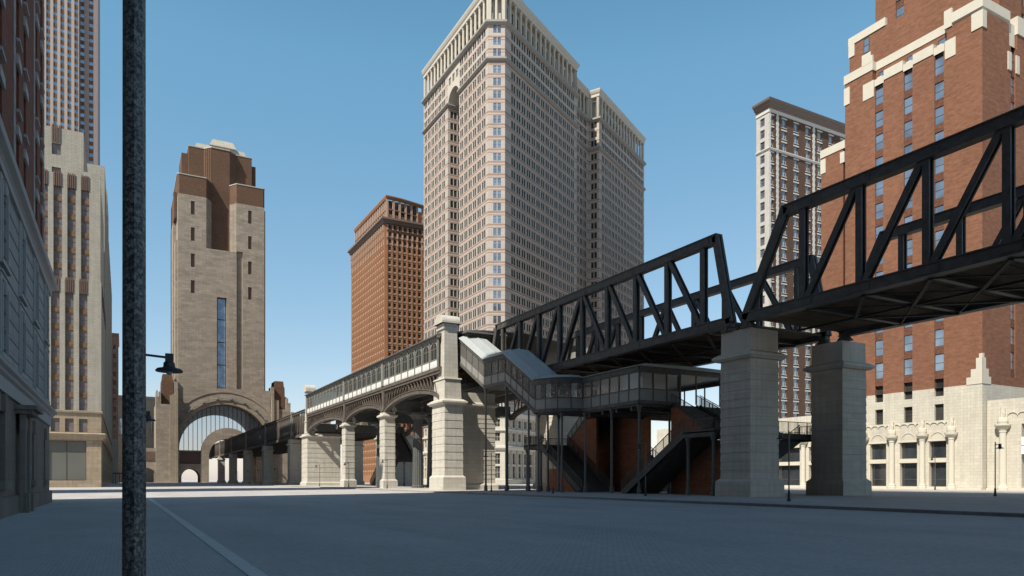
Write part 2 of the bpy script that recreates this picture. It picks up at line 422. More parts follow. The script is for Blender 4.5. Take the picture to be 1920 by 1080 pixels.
def shell(mb, pts, z0, z1, mat, skip=()):
    """plain walls of a footprint (clockwise seen from above is outward right... skip = edges done elsewhere)"""
    n = len(pts)
    for i in range(n):
        if i in skip: continue
        a, b = pts[i], pts[(i + 1) % n]
        mb.quad([(a[0], a[1], z0), (b[0], b[1], z0), (b[0], b[1], z1), (a[0], a[1], z1)], mat)
def cap(mb, pts, z, mat): mb.poly([(p[0], p[1], z) for p in pts], mat)

# ================================================================== ground
def sheet(name, x0, x1, y0, y1, z, mat, lab=None):
    mb = MB(); mb.quad([(x0, y0, z), (x1, y0, z), (x1, y1, z), (x0, y1, z)], mat)
    o = mb.build(name); o['kind'] = 'structure'; return o
sheet('ground', -2500, 2500, -2500, 3500, 0, 'cobble')
mb = MB(); mb.box(33.7, 82, -60, 186, -.05, .15, 'paving'); mb.box(33.45, 33.695, -60, 186.3, -.05, .16, 'kerb')
mb.box(33.7, 82, 186.005, 186.3, -.05, .16, 'kerb')
o = mb.build('plaza_pavement'); o['kind'] = 'structure'
mb = MB(); mb.box(90.5, 150, -60, 187, -.05, .15, 'paving'); mb.box(90.25, 90.495, -60, 187, -.05, .16, 'kerb')
o = mb.build('pavement'); o['kind'] = 'structure'
mb = MB(); mb.box(1.83, 2.11, -6, 69, -.05, .012, 'paint'); o = mb.build('road_strip'); o['kind'] = 'structure'

# ================================================================== street lamps
def make_lamp(loc, sgn, label, group):
    r = thing('street_lamp', label, 'street lamp', loc, group); x, y, z = loc
    a = MB(); a.lathe(x, y, [(z, .13), (z + .12, .13), (z + .18, .10), (z + .55, .075), (z + .62, .085), (z + .7, .05)], 12, 'lampmetal'); a.build('base', r)
    a = MB(); a.lathe(x, y, [(z + .7, .048), (z + 4.62, .045), (z + 4.70, .03)], 8, 'pole'); a.build('pole', r)
    a = MB(); ax = .74 * sgn
    a.tube((x + .04 * sgn, y, z + 4.50), (x + ax, y, z + 4.46), .028, .028, 10, 'lampmetal')
    a.tube((x + .04 * sgn, y, z + 4.36), (x + .25 * sgn, y, z + 4.46), .015, .012, 6, 'lampmetal')
    a.build('arm', r)
    a = MB(); cx = x + ax
    a.box(cx - .085, cx + .085, y - .085, y + .085, z + 4.36, z + 4.55, 'lampmetal'); a.build('bracket', r)
    a = MB(); a.lathe(cx, y, [(z + 4.13, .29), (z + 4.155, .30), (z + 4.20, .26), (z + 4.22, .17), (z + 4.24, .13), (z + 4.34, .12), (z + 4.36, .10), (z + 4.365, .03), (z + 4.37, .03)], 24, 'lampmetal'); sh = a.build('lamp_shade', r)
    a = MB(); a.lathe(cx, y, [(z + 4.06, .02), (z + 4.08, .06), (z + 4.13, .085), (z + 4.17, .06)], 12, 'framew'); a.build('bulb', sh)
    return r
LG = 'street lamps'
l0 = make_lamp((.045, 3.6, 0), -1, 'mottled steel lamp pole in the near left foreground, cut off by top and bottom', LG)
l1 = None
for (y, lab) in ((18.6, 'street lamp whose shade hangs just right of the foreground pole, highest and largest'),
                 (34.6, 'street lamp behind the foreground pole whose small shade hangs below the nearest shade'),
                 (49.8, 'street lamp almost wholly hidden behind the foreground pole, smallest shade edge of three')):
    l1 = copy_tree(l1, (.22, y, 0), lab) if l1 else make_lamp((.22, y, 0), 1, lab, LG)
lr = make_lamp((39, 33, .15), -1, 'street lamp on the plaza between the two big grey bridge piers', LG)
for (x, y, lab) in ((40.4, 49.6, 'street lamp in front of the rising open stair, left of the near pier'),
                    (39.1, 62.9, 'street lamp in front of the descending stair at the landing railing'),
                    (38.6, 76.0, 'sunlit street lamp just right of the tall pedimented pier'),
                    (37.0, 109.5, 'street lamp in front of the second sunlit arcade pier'),
                    (37.0, 131.5, 'street lamp in front of the third sunlit arcade pier'),
                    (37.0, 154.0, 'street lamp in front of the wide striped stone abutment')):
    copy_tree(lr, (x, y, .15), lab)
copy_tree(l1, (66.1, 34.2, .15), 'street lamp at the far right in front of the dark shop window')
copy_tree(lr, (99.5, 59.3, .15), 'street lamp on the far pavement between engaged columns of the cream base')
for i, (x, y) in enumerate(((36, 196), (36, 222), (37, 250), (38, 285), (38, 330), (55, 205), (58, 232), (60, 262), (36, 372))):
    w = ['first', 'second', 'third', 'fourth', 'fifth'][i] + ' distant lamp from the striped abutment along the lattice viaduct street side' if i < 5 else \
        ['first', 'second', 'third'][i - 5] + ' distant lamp from the striped abutment underneath the lattice viaduct deck' if i < 8 else 'tiny distant lamp nearest the great portal of the gateway tower'
    copy_tree(lr, (x, y, 0), w)

# ================================================================== stone piers
def courses(mb, x0, x1, y0, y1, z0, z1, n, mat, groove=.045):
    h = (z1 - z0) / n
    for i in range(n):
        a = z0 + i * h
        mb.box(x0, x1, y0, y1, a, a + h - .05, mat, groove)
        mb.box(x0 + groove, x1 - groove, y0 + groove, y1 - groove, a + h - .05, a + h, mat)
def pier(name, label, x0, x1, y0, y1, ztop, corn, n, zb=.15, plinth=1.5, group=None, capin=.25, over=.5):
    r = thing(name, label, 'pier', ((x0 + x1) / 2, (y0 + y1) / 2, zb), group)
    a = MB(); e = .32
    a.box(x0 - e, x1 + e, y0 - e, y1 + e, zb - .1, zb + plinth - .25, 'pier', .03); a.box(x0 - e + .03, x1 + e - .03, y0 - e + .03, y1 + e - .03, zb + plinth - .25, zb + plinth, 'pierplain', .25); a.build('plinth', r)
    a = MB(); courses(a, x0, x1, y0, y1, zb + plinth, corn - .6, n, 'pier'); a.build('shaft', r)
    a = MB()
    a.box(x0 + .05, x1 - .05, y0 + .05, y1 - .05, corn - .6, corn - .3, 'pierplain')
    a.box(x0 - over + .25, x1 + over - .25, y0 - over + .25, y1 + over - .25, corn - .3, corn - .12, 'pierplain', -.15)
    a.box(x0 - over, x1 + over, y0 - over, y1 + over, corn - .12, corn + .12, 'pierplain', .02)
    a.box(x0 - over + .05, x1 + over - .05, y0 - over + .05, y1 + over - .05, corn + .12, corn + .35, 'pierplain', .35)
    a.build('cornice', r)
    a = MB(); a.box(x0 + .05, x1 - .05, y0 + .05, y1 - .05, corn + .352, ztop, 'pierplain', .03); a.build('cap_block', r)
    return r
PG = 'truss bridge piers'
pier('bridge_pier', 'near grey shaded stone pier under the meeting point of two truss spans', 45.5, 48.9, 42.4, 45.8, 14.2, 12.0, 13, group=PG)
pier('bridge_pier', 'grey shaded stone pier under the far side of the truss, right of the nearer pier', 57.1, 60.5, 42.4, 45.8, 14.2, 12.0, 13, group=PG)

def tall_pier(label, x0, x1, y0, y1, zb=.15):
    r = thing('pedimented_pier', label, 'pier', ((x0 + x1) / 2, (y0 + y1) / 2, zb), 'tall pedimented stone piers')
    e = .3
    a = MB(); a.box(x0 - e, x1 + e, y0 - e, y1 + e, zb - .1, 1.9, 'pier', .03); a.box(x0 - e + .03, x1 + e - .03, y0 - e + .03, y1 + e - .03, 1.9, 2.15, 'pierplain', .25); a.build('plinth', r)
    a = MB(); courses(a, x0, x1, y0, y1, 2.15, 11.9, 9, 'pier'); a.build('shaft', r)
    a = MB(); a.box(x0 - .25, x1 + .25, y0 - .25, y1 + .25, 11.9, 12.15, 'pierplain', -.2); a.box(x0 - .5, x1 + .5, y0 - .5, y1 + .5, 12.15, 12.35, 'pierplain'); a.box(x0 - .45, x1 + .45, y0 - .45, y1 + .45, 12.35, 12.65, 'pierplain', .45); a.build('cornice', r)
    a = MB(); a.box(x0 + .12, x1 - .12, y0 + .3, y1 - .3, 12.65, 15.4, 'pier', .1); a.box(x0 + .08, x1 - .08, y0 + .22, y1 - .22, 15.4, 15.6, 'pierplain', .05)
    a.box(x0 + .35, x1 - .35, y0 + .95, y1 - .95, 15.6, 22.4, 'pier', .1); a.build('upper_shaft', r)
    a = MB(); xm0, xm1 = x0 + .35, x1 - .35; y0 += .85; y1 -= .85
    a.box(xm0 - .1, xm1 + .1, y0 + .1, y1 - .1, 22.4, 22.65, 'pierplain'); a.box(xm0, xm1, y0 + .2, y1 - .2, 22.65, 23.2, 'pierplain')
    ym = (y0 + y1) / 2; ry = (y1 - y0) / 2 + .12
    a.prism([(ym - ry, 23.2), (ym + ry, 23.2), (ym + ry, 23.5)] + [(ym + ry * .9 * math.cos(t), 23.5 + 1.0 * math.sin(t)) for t in [math.pi * i / 12 for i in range(13)]] + [(ym - ry, 23.5)], 'x', x0 + .05, x1 - .05, 'pierplain')
    a.prism([(ym - ry - .15, 23.2), (ym + ry + .15, 23.2), (ym + ry + .15, 23.42), (ym - ry - .15, 23.42)], 'x', x0 - .08, x1 + .08, 'pierplain')
    a.build('pediment', r)
    return r
tall_pier('tall cream stone pier with arched cap beside the covered stair', 38.5, 41.3, 89.9, 94.4)
r = thing('pedimented_pier', 'slender capped stone pier rising at the far end of the glazed platform hall', 'pier', (39.3, 174, 12.6), 'tall pedimented stone piers')
a = MB(); a.box(38.5, 40.3, 172.6, 175.6, 12.6, 15.4, 'pier', .08); a.box(38.42, 40.38, 172.5, 175.7, 15.4, 15.6, 'pierplain', .05); a.box(38.62, 40.1, 172.9, 175.3, 15.6, 22.6, 'pier', .06); a.build('upper_shaft', r)
a = MB(); a.box(38.3, 40.5, 172.6, 175.6, 22.6, 22.9, 'pierplain'); a.prism([(172.6, 22.9), (175.6, 22.9), (175.6, 23.3)] + [(174.1 + 1.4 * math.cos(math.pi * k / 10), 23.3 + 1.0 * math.sin(math.pi * k / 10)) for k in range(11)] + [(172.6, 23.3)], 'x', 38.3, 40.6, 'pierplain'); a.build('pediment', r)

def abut(label, x0, x1, y0, y1, ztop, corn, n):
    return pier('stone_abutment', label, x0, x1, y0, y1, ztop, corn, n, over=.4, plinth=.9)
abut('broad shaded stone abutment adjoining the tall pedimented pier', 41.9, 47.2, 91.6, 98, 13.9, 12.2, 16)
abut('beige stone abutment half hidden behind the brick stair house', 57.0, 64.5, 91.0, 97, 13.9, 12.2, 16)
abut('wide sunlit striped stone abutment carrying the far end of the arches', 38.5, 46.5, 172.4, 178.5, 12.6, 12.0, 9)
AG = 'arcade piers'
pier('arcade_pier', 'sunlit arcade pier nearest the tall pedimented pier', 38.5, 40.4, 115.3, 118.0, 12.95, 12.3, 9, group=AG, over=.38)
pier('arcade_pier', 'sunlit arcade pier beside the wide striped abutment', 38.5, 40.4, 139.3, 141.9, 12.95, 12.3, 9, group=AG, over=.38)
abut('pale stone abutment seen deep between the fluted iron columns', 57.3, 65.3, 172.4, 178.5, 12.9, 12.0, 9)

# fluted iron columns
def iron_col(x, y, label):
    r = thing('iron_column', label, 'column', (x, y, .15), 'fluted iron columns under the station')
    a = MB(); a.lathe(x, y, [(.1, 1.05), (.5, 1.05), (.6, .98), (6, .86), (11.6, .74)], 36, 'irongrey', .07); a.build('shaft', r)
    a = MB(); a.lathe(x, y, [(11.6, .82), (11.9, .82), (12.0, .9), (12.5, 1.3), (12.6, 1.55), (12.8, 1.6)], 24, 'irongrey'); a.box(x - 1.5, x + 1.5, y - 1.5, y + 1.5, 12.8, 13.1, 'irongrey'); a.build('capital', r)
for x, y, lab in ((44.7, 116, 'nearest thick fluted iron column under the station arch'), (49.2, 120.5, 'fluted iron column close behind the nearest one'),
                  (45.6, 139, 'fluted iron column behind the middle arcade pier'), (49.2, 143, 'fluted iron column overlapped by the middle arcade pier column'),
                  (58.5, 116, 'fluted iron column deep under the station on the far side'), (58.5, 139, 'farthest fluted iron column under the station')):
    iron_col(x, y, lab)

# ================================================================== truss bridge
def truss_span(label, vs, ya_end, yb_end, ctr, xa=45.3, xb=57.5, zb=15.05, zt=22.6):
    """vs: sorted vertical positions; ya_end/yb_end: bottom bearings; ctr: index of middle vertical"""
    r = thing('truss_span', label, 'bridge', ((xa + xb) / 2, ctr, zb), 'steel truss spans of the elevated railway')
    st = 'steel'; H = .41
    tn, tf = vs[0] - 1.6, vs[-1] + 1.6
    for x in (xa, xb):
        a = MB(); L0, L1 = min(ya_end, yb_end), max(ya_end, yb_end)
        # built-up box chords with flanges
        a.box(x, x + .62, tn - .1, tf + .1, zt - H + .10, zt + H - .1, st)
        a.box(x - .08, x + .70, tn - .25, tf + .25, zt + H - .1, zt + H, st); a.box(x - .06, x + .68, tn, tf, zt - H, zt - H + .1, st)
        for y in vs: a.box(x - .035, x - .003, y - .9, y + .5, zt - .30, zt + .12, st)
        a.build('top_chord', r)
        a = MB()
        a.box(x, x + .62, L0 + .5, L1 - .5, zb - H + .08, zb + H - .1, st)
        a.box(x - .08, x + .70, L0 + .4, L1 - .4, zb + H - .1, zb + H, st); a.box(x - .10, x + .72, L0 + .5, L1 - .5, zb - H - .02, zb - H + .08, st)
        for y in vs: a.box(x - .035, x - .003, y - .9, y + .5, zb - .25, zb + .15, st)
        a.build('bottom_chord', r)
        for (y0, y1) in ((L0 + .6, tn), (L1 - .6, tf)):
            a = MB()
            for dx in (.0, .38): a.beam((x + .12 + dx, y0, zb - .1), (x + .12 + dx, y1, zt + .25), .24, .68, st, (1, 0, 0))
            a.beam((x + .31, y0, zb), (x + .31, y1, zt + .2), .16, .5, st, (1, 0, 0)); a.build('end_post', r)
        for y in vs:
            a = MB(); a.box(x + .02, x + .17, y - .23, y + .23, zb + H, zt - H, st); a.box(x + .45, x + .60, y - .23, y + .23, zb + H, zt - H, st)
            a.box(x + .17, x + .45, y - .06, y + .06, zb + H, zt - H, st); a.build('vertical_post', r)
        for i, y in enumerate(vs[:-1]):
            y2 = vs[i + 1]; mid = (y + y2) / 2
            if mid < ctr: p, q = (y + .35, y2 - .35)
            else: p, q = (y2 - .35, y + .35)
            a = MB()
            for dx in (.05, .42): a.beam((x + .08 + dx, p, zb + .35), (x + .08 + dx, q, zt - .35), .14, .42, st, (1, 0, 0))
            a.beam((x + .31, p, zb + .35), (x + .31, q, zt - .35), .3, .1, st, (1, 0, 0))
            a.build('diagonal', r)
    a = MB(); L0 += .8; L1 -= .8
    a.box(xa + .7, xb - .12, L0, L1, 14.98, 15.15, 'deck')
    y = L0
    while y < L1:
        a.box(xa + .72, xb - .14, y, y + .05, 14.95, 14.979, 'deck'); y += 2.39
    a.build('deck', r)
    a = MB()
    for y in vs:
        a.box(xa + .64, xb - .11, y - .12, y + .12, 14.70, 14.94, st); a.box(xa + .64, xb - .11, y - .22, y + .22, 14.66, 14.698, st)
    a.build('floor_beams', r)
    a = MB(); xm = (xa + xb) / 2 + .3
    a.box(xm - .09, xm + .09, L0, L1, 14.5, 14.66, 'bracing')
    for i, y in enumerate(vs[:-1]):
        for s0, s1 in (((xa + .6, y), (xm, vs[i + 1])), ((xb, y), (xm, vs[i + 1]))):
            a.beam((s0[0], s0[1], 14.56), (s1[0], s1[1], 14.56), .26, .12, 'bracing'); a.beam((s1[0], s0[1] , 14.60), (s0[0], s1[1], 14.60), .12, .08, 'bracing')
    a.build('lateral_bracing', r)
    # bearings
    for x in (xa, xb):
        for y in (min(ya_end, yb_end) + .9, max(ya_end, yb_end) - .9):
            a = MB(); a.prism([(y - .7, 14.2), (y + .7, 14.2), (y + .3, 14.62), (y - .3, 14.62)], 'x', x - .02, x + .65, st); a.tube((x - .08, y, 14.45), (x + .7, y, 14.45), .2, .2, 12, st); a.build('bearing', r)
P = 4.78
truss_span('dark steel truss span nearest the right edge, over the two big grey piers', [37.2 - P * 8 + P * i for i in range(9)], 43.9 - 4.9 - P * 9 - 1.2, 43.6, 37.2 - 4 * P)
truss_span('dark steel truss span behind the near pier running left to the covered stair', [67 - 4 * P + P * i for i in range(9)], 44.0, 91.2, 67)

# ================================================================== station: arches and glazed platform hall
bays = [(91.7, 116.2, 8), (116.2, 140.2, 8), (140.2, 172.6, 12)]
names = ['nearest the tall pier', 'in the middle', 'next to the striped abutment']
for (ya, yb, n), nm in zip(bays, names):
    r = thing('arch_girder', 'shallow iron arch with latticed spandrel, ' + nm, 'arch', (38.8, (ya + yb) / 2, 13), 'iron arches of the station viaduct')
    ym = (ya + yb) / 2; hw = (yb - ya) / 2 - .35
    def za(y, lo=13.1, rise=1.9): return lo + rise * (1 - ((y - ym) / hw) ** 2) ** .62 if abs(y - ym) < hw else lo
    for x, nmx in ((38.55, 'arch_rib'), (62.9, 'arch_rib')):
        a = MB(); N = 32; top = []; bot = []
        for i in range(N + 1):
            y = ym - hw * math.cos(math.pi * i / N); top.append((y, za(y))); bot.append((y, za(y) - .55))
        for i in range(N):
            p0, p1, q0, q1 = top[i], top[i + 1], bot[i], bot[i + 1]
            for (xx0, xx1, e) in ((x, x + .8, 0), (x - .1, x + .9, .12)):
                t0, t1 = p0[1] + e, p1[1] + e; b0, b1 = (q0[1], q1[1]) if e == 0 else (p0[1] + .002, p1[1] + .002)
                a.raw([(xx0, p0[0], b0), (xx1, p0[0], b0), (xx1, p1[0], b1), (xx0, p1[0], b1), (xx0, p0[0], t0), (xx1, p0[0], t0), (xx1, p1[0], t1), (xx0, p1[0], t1)], MB.HX, 'steelbrown')
        a.build(nmx, r)
        a = MB(); k = int((yb - ya) / 1.25)
        for i in range(1, k):
            y = ya + (yb - ya) * i / k; y2 = ya + (yb - ya) * (i + 1) / k
            if za(y) + .2 < 16.3: a.box(x + .2, x + .36, y - .09, y + .09, za(y) + .1, 16.35, 'steelbrown')
            if i < k - 1:
                s = (y, y2) if y < ym else (y2, y)
                a.beam((x + .1, s[0], za(s[0]) + .1 if y < ym else za(s[0]) + .1), (x + .1, s[1], 16.3), .1, .13, 'steelbrown', (1, 0, 0))
        a.build('spandrel_lattice', r)
        a = MB(); a.box(x - .05, x + .85, ya, yb, 16.35, 16.75, 'steelbrown'); a.box(x - .2, x + .95, ya, yb, 16.75, 16.95, 'steelbrown'); a.box(x - .05, x + .8, ya, yb, 16.95, 17.3, 'steelbrown'); a.build('top_beam', r)
    a = MB(); a.box(38.45, 39.4, yb - .55, yb + .45, 13.1, 17.4, 'steelbrown'); a.build('end_post', r)
    a = MB(); a.box(39.45, 63.8, ya + .02, yb - .02, 16.4, 16.7, 'timber')
    y = ya + .3
    while y < yb - .3: a.box(39.45, 62.85, y, y + .35, 16.0, 16.39, 'timber'); y += .9
    for x in (42.5, 45.6, 49.2, 53.5, 58.5): a.box(x - .25, x + .25, ya + .02, yb - .02, 15.1, 15.99, 'irongrey')
    a.build('platform_deck', r)
    a = MB()
    for y in (yb + .0,): 
        for x0, x1 in ((39.5, 45.3), (45.9, 62.8)): a.box(x0, x1, y - .3, y + .3, 13.12, 15.0, 'irongrey')
    a.build('cross_girder', r)
hall = thing('platform_hall', 'long glazed platform hall with white parapet and dark roof on the arches', 'station building', (52, 132, 17.3))
a = MB()
for (ya, yb, n) in bays:
    p = (yb - .45 - ya - .45) / n
    for i in range(n + 1):
        y = ya + .45 + p * i; a.box(38.35, 38.62, y - .09, y + .09, 17.3, 21.3, 'parcel')
    a.box(38.30, 38.9, yb - .5, yb + .4, 17.3, 21.5, 'parcel')
    a.box(38.45, 38.6, ya + .4, yb - .5, 20.95, 21.3, 'parcel'); a.box(38.40, 38.6, ya + .4, yb - .5, 18.32, 18.42, 'parcel')
a.box(38.25, 38.66, 91.8, 172.9, 21.3, 21.5, 'parcel'); a.build('wall_frame', hall)
for (ya, yb, n) in bays:
    p = (yb - .45 - ya - .45) / n
    for i in range(n):
        y0 = ya + .45 + p * i + .09; y1 = y0 + p - .18
        a = MB(); a.box(38.47, 38.6, y0, y1, 17.3, 18.32, 'whitepanel'); a.box(38.44, 38.468, y0 + .12, y1 - .12, 17.42, 18.2, 'whitepanel'); 
        a.tube((38.41, (y0 + y1) / 2, 17.8), (38.438, (y0 + y1) / 2, 17.8), .22, .22, 10, 'whitepanel'); a.build('parapet_panel', hall)
        w = MB(); ym = (y0 + y1) / 2; rr = (y1 - y0) / 2 - .25
        arc = [(ym - rr, 18.42)] + [(ym - rr * math.cos(math.pi * k / 10), 19.9 + rr * .85 * math.sin(math.pi * k / 10)) for k in range(11)] + [(ym + rr, 18.42)]
        pn = MB(); pn.poly([(38.52, q[0], q[1]) for q in arc], 'lite')
        for k in range(len(arc) - 1):
            w.beam((38.50, arc[k][0], arc[k][1]), (38.50, arc[k + 1][0], arc[k + 1][1]), .1, .09, 'parcel', (1, 0, 0))
        w.box(38.47, 38.54, ym - .03, ym + .03, 18.45, 19.9 + rr * .8, 'parcel'); w.box(38.475, 38.535, ym - rr, ym + rr, 19.86, 19.92, 'parcel')
        # spandrel infill beside the arched head
        for sgn in (-1, 1):
            e = y0 if sgn < 0 else y1
            w.poly([(38.53, e, 18.42), (38.53, ym + sgn * rr, 18.42)] + [(38.53, ym + sgn * rr * math.cos(math.pi * k / 10), 19.9 + rr * .85 * math.sin(math.pi * k / 10)) for k in range(6)] + [(38.53, ym, 20.95), (38.53, e, 20.95)], 'parcel')
        pn.build('pane', w.build('arched_window', hall))
a = MB(); a.prism([(37.9, 21.5), (37.9, 21.62), (38.6, 21.95), (44, 22.9), (52, 23.4), (52, 23.25), (44, 22.75), (38.7, 21.5)], 'y', 91.9, 172.8, 'roofdark')
a.prism([(52.002, 23.4), (60, 22.9), (65.8, 21.8), (65.8, 21.6), (52.002, 23.25)], 'y', 91.9, 172.8, 'roofdark'); a.build('roof', hall)
a = MB()
for y in range(94, 173, 8):
    for x in (44, 60): a.tube((x, y, 16.71), (x, y, 22.7), .16, .13, 8, 'parcel')
a.build('roof_columns', hall)
a = MB(); a.box(65.3, 65.5, 92, 172.8, 17.3, 18.4, 'whitepanel'); a.build('far_parapet', hall)
a = MB(); a.tube((38.0, 92, 21.52), (38.0, 172.5, 21.52), .1, .1, 8, 'steelgrey'); a.build('gutter', hall)

# far platform canopies seen through the truss
cn = thing('platform_canopy', 'beige steel platform canopy seen through the left end of the truss', 'canopy', (62, 100, 17))
a = MB()
for x0, x1, z in ((60.5, 66.5, 20.6),):
    a.box(x0, x1, 84, 96, z, z + .25, 'panel'); a.box(x0 - .1, x0, 84, 96, z - .7, z + .4, 'panel')
a.build('roof', cn)
a = MB()
for k in range(5): a.box(60.5, 66.5, 84.5 + 2.4 * k, 84.8 + 2.4 * k, 19.9, 20.59, 'panel')
for k in range(5): a.box(60.45, 60.75, 84.5 + 2.4 * k, 84.8 + 2.4 * k, 16.2, 20.59, 'panel')
a.box(60.3, 60.44, 84, 96, 17.3, 18.2, 'panel'); a.build('frame', cn)
cn2 = thing('entrance_canopy', 'dark flat canopy at the head of the covered stair beside the pedimented pier', 'canopy', (43, 93, 21.9))
a = MB(); a.box(41.6, 48, 89.5, 96, 21.95, 22.2, 'roofdark', .05); a.box(42.0, 47.6, 90, 95.6, 21.6, 21.94, 'steel'); a.build('roof', cn2)
a = MB()
for k in range(6): a.box(42 + k * 1.1, 42.15 + k * 1.1, 89.9, 89.98, 17.2, 21.6, 'steel')
a.box(41.9, 47.7, 89.8, 95.6, 16.8, 17.2, 'steel'); a.build('frame', cn2)

# ================================================================== covered gallery stair
gal = thing('covered_stair', 'glazed covered stair and gallery with pale zinc roof zigzagging down from the station', 'covered walkway', (44, 70, 9))
path = [(41.5, 91.2, 17.6), (41.5, 83.6, 13.5), (41.5, 77.9, 13.4), (41.5, 70.6, 9.2)]
for i in range(1, 9):
    t = math.radians(90 * i / 8); path.append((45.3 - 3.8 * math.cos(t), 70.3 - 3.8 * math.sin(t), 9.2))
path += [(45.3, 56.6, 9.2), (50.6, 56.6, 9.2)]
pathb = [(45.1, 91.2, 17.6), (45.1, 83.6, 13.5), (45.1, 77.9, 13.4), (45.1, 70.6, 9.2)]
def lerp(p, q, t): return tuple(p[i] + (q[i] - p[i]) * t for i in range(3))
def seg_n(i):
    if i in (0,): return 4
    if i == 1: return 3
    if i == 2: return 5
    if 3 <= i <= 10: return .5
    if i == 11: return 6
    return 3
frame = MB(); panels = []; fr_low = MB()
def glaze(p, q, inside=False):
    w = MB(); d = Vector((q[0] - p[0], q[1] - p[1], 0)); 
    w.quad([(p[0], p[1], p[2] + 1.55), (q[0], q[1], q[2] + 1.55), (q[0], q[1], q[2] + 3.15), (p[0], p[1], p[2] + 3.15)], 'clear')
    w.build('window', gal)
    w = MB(); nrm = Vector((d.y, -d.x, 0)).normalized() * .03
    for k in (-1, 1):
        w.quad([(p[0] + nrm.x * k, p[1] + nrm.y * k, p[2] + .35), (q[0] + nrm.x * k, q[1] + nrm.y * k, q[2] + .35), (q[0] + nrm.x * k, q[1] + nrm.y * k, q[2] + 1.5), (p[0] + nrm.x * k, p[1] + nrm.y * k, p[2] + 1.5)], 'panel')
    w.build('wall_panel', gal)
def rails(p, q, mb=frame):
    for dz, h, w in ((.17, .36, .34), (1.52, .1, .16), (3.20, .12, .16), (3.50, .48, .30), (3.76, .08, .46)):
        mb.beam((p[0], p[1], p[2] + dz), (q[0], q[1], q[2] + dz), w, h, 'galbeam')
skips = []
i = 0; arcpts = path[3:12]
for i in range(len(path) - 1):
    p, q = path[i], path[i + 1]
    rails(p, q)
    if 3 <= i <= 10:
        if i % 2 == 1:
            glaze(p, q); glaze(path[i + 1], path[i + 2]) if i < 10 else None
            frame.box(p[0] - .06, p[0] + .06, p[1] - .06, p[1] + .06, p[2] + .3, p[2] + 3.3, 'galbeam')
        continue
    n = seg_n(i)
    for k in range(n):
        a_, b_ = lerp(p, q, k / n), lerp(p, q, (k + 1) / n); glaze(a_, b_)
        frame.box(a_[0] - .07, a_[0] + .07, a_[1] - .07, a_[1] + .07, a_[2] + .3, a_[2] + 3.3, 'galbeam')
for i in range(3):
    p, q = pathb[i], pathb[i + 1]; rails(p, q)
    n = seg_n(i)
    for k in range(n):
        a_, b_ = lerp(p, q, k / n), lerp(p, q, (k + 1) / n)
        frame.box(a_[0] - .06, a_[0] + .06, a_[1] - .06, a_[1] + .06, a_[2] + .3, a_[2] + 3.3, 'galbeam')
frame.box(50.5, 50.7, 56.5, 56.7, 9.3, 12.9, 'galbeam')
frame.build('wall_frame', gal)
# open far part of the gallery
a = MB()
for x in (50.7, 53.2, 56.6, 61.2):
    a.tube((x, 57.0, 9.5), (x, 57.0, 12.6), .09, .09, 8, 'steelgrey')
for y in (60, 64, 67.5):
    a.tube((61.1, y, 9.5), (61.1, y, 12.6), .09, .09, 8, 'steelgrey')
a.box(50.7, 61.3, 56.6, 56.85, 12.5, 12.95, 'galbeam'); a.box(60.9, 61.2, 56.86, 70.3, 12.5, 12.95, 'galbeam'); a.build('open_bay_frame', gal)
# floor
a = MB()
for p, q in ((path[0], path[1]), (path[1], path[2]), (path[2], path[3])):
    a.raw([(41.45, p[1], p[2] - .15), (45.15, p[1], p[2] - .15), (45.15, q[1], q[2] - .15), (41.45, q[1], q[2] - .15), (41.45, p[1], p[2] + .1), (45.15, p[1], p[2] + .1), (45.15, q[1], q[2] + .1), (41.45, q[1], q[2] + .1)], MB.HX, 'steel')
arc = [(45.3 - 3.7 * math.cos(math.radians(t)), 70.3 - 3.7 * math.sin(math.radians(t))) for t in range(0, 91, 10)]
a.prism(arc + [(45.4, 56.7), (49.4, 56.7), (49.4, 70.3)], 'z', 9.0, 9.3, 'steel')
a.box(49.41, 56.95, 56.7, 71.8, 9.02, 9.28, 'steel'); a.box(56.96, 61.2, 56.7, 70.3, 9.0, 9.3, 'steel')
for y in (58, 60.5, 63, 65.5): a.box(45.5, 61.1, y, y + .3, 8.6, 8.98, 'steel')
a.build('floor', gal)
# roofs
a = MB()
prof = [(-.35, 3.80), (.55, 4.25), (2.0, 4.50), (3.3, 4.45), (4.1, 3.9)]
for p, q in ((path[0], path[1]), (path[1], path[2]), (path[2], path[3])):
    for (u0, h0), (u1, h1) in zip(prof[:-1], prof[1:]):
        a.raw([(41.5 + u0, p[1], p[2] + h0 - .08), (41.5 + u1, p[1], p[2] + h1 - .08), (41.5 + u1, q[1], q[2] + h1 - .08), (41.5 + u0, q[1], q[2] + h0 - .08),
               (41.5 + u0, p[1], p[2] + h0), (41.5 + u1, p[1], p[2] + h1), (41.5 + u1, q[1], q[2] + h1), (41.5 + u0, q[1], q[2] + h0)], MB.HX, 'galroof')
    for uu, hh in ((.55, 4.25), (2.0, 4.5)):
        a.beam((41.5 + uu, p[1], p[2] + hh + .03), (41.5 + uu, q[1], q[2] + hh + .03), .07, .08, 'galroof')
def arcp(r, t): return (45.3 - r * math.cos(math.radians(t)), 70.6 - r * math.sin(math.radians(t)))
for t in range(0, 90, 9):
    for (r0, h0), (r1, h1) in (((4.15, 13.0), (3.25, 13.4)), ((3.25, 13.4), (1.8, 13.6)), ((1.8, 13.6), (.02, 13.65))):
        A, B, Cc, Dd = arcp(r0, t), arcp(r1, t), arcp(r1, t + 9), arcp(r0, t + 9)
        a.quad([(*A, h0), (*B, h1), (*Cc, h1), (*Dd, h0)], 'galroof')
a.prism([(44.9, 13.0), (45.9, 13.22), (53, 13.34), (60.6, 13.22), (61.6, 13.0), (61.6, 12.96), (44.9, 12.96)], 'y', 56.3, 70.6, 'galroof')
a.build('roof', gal)
a = MB()
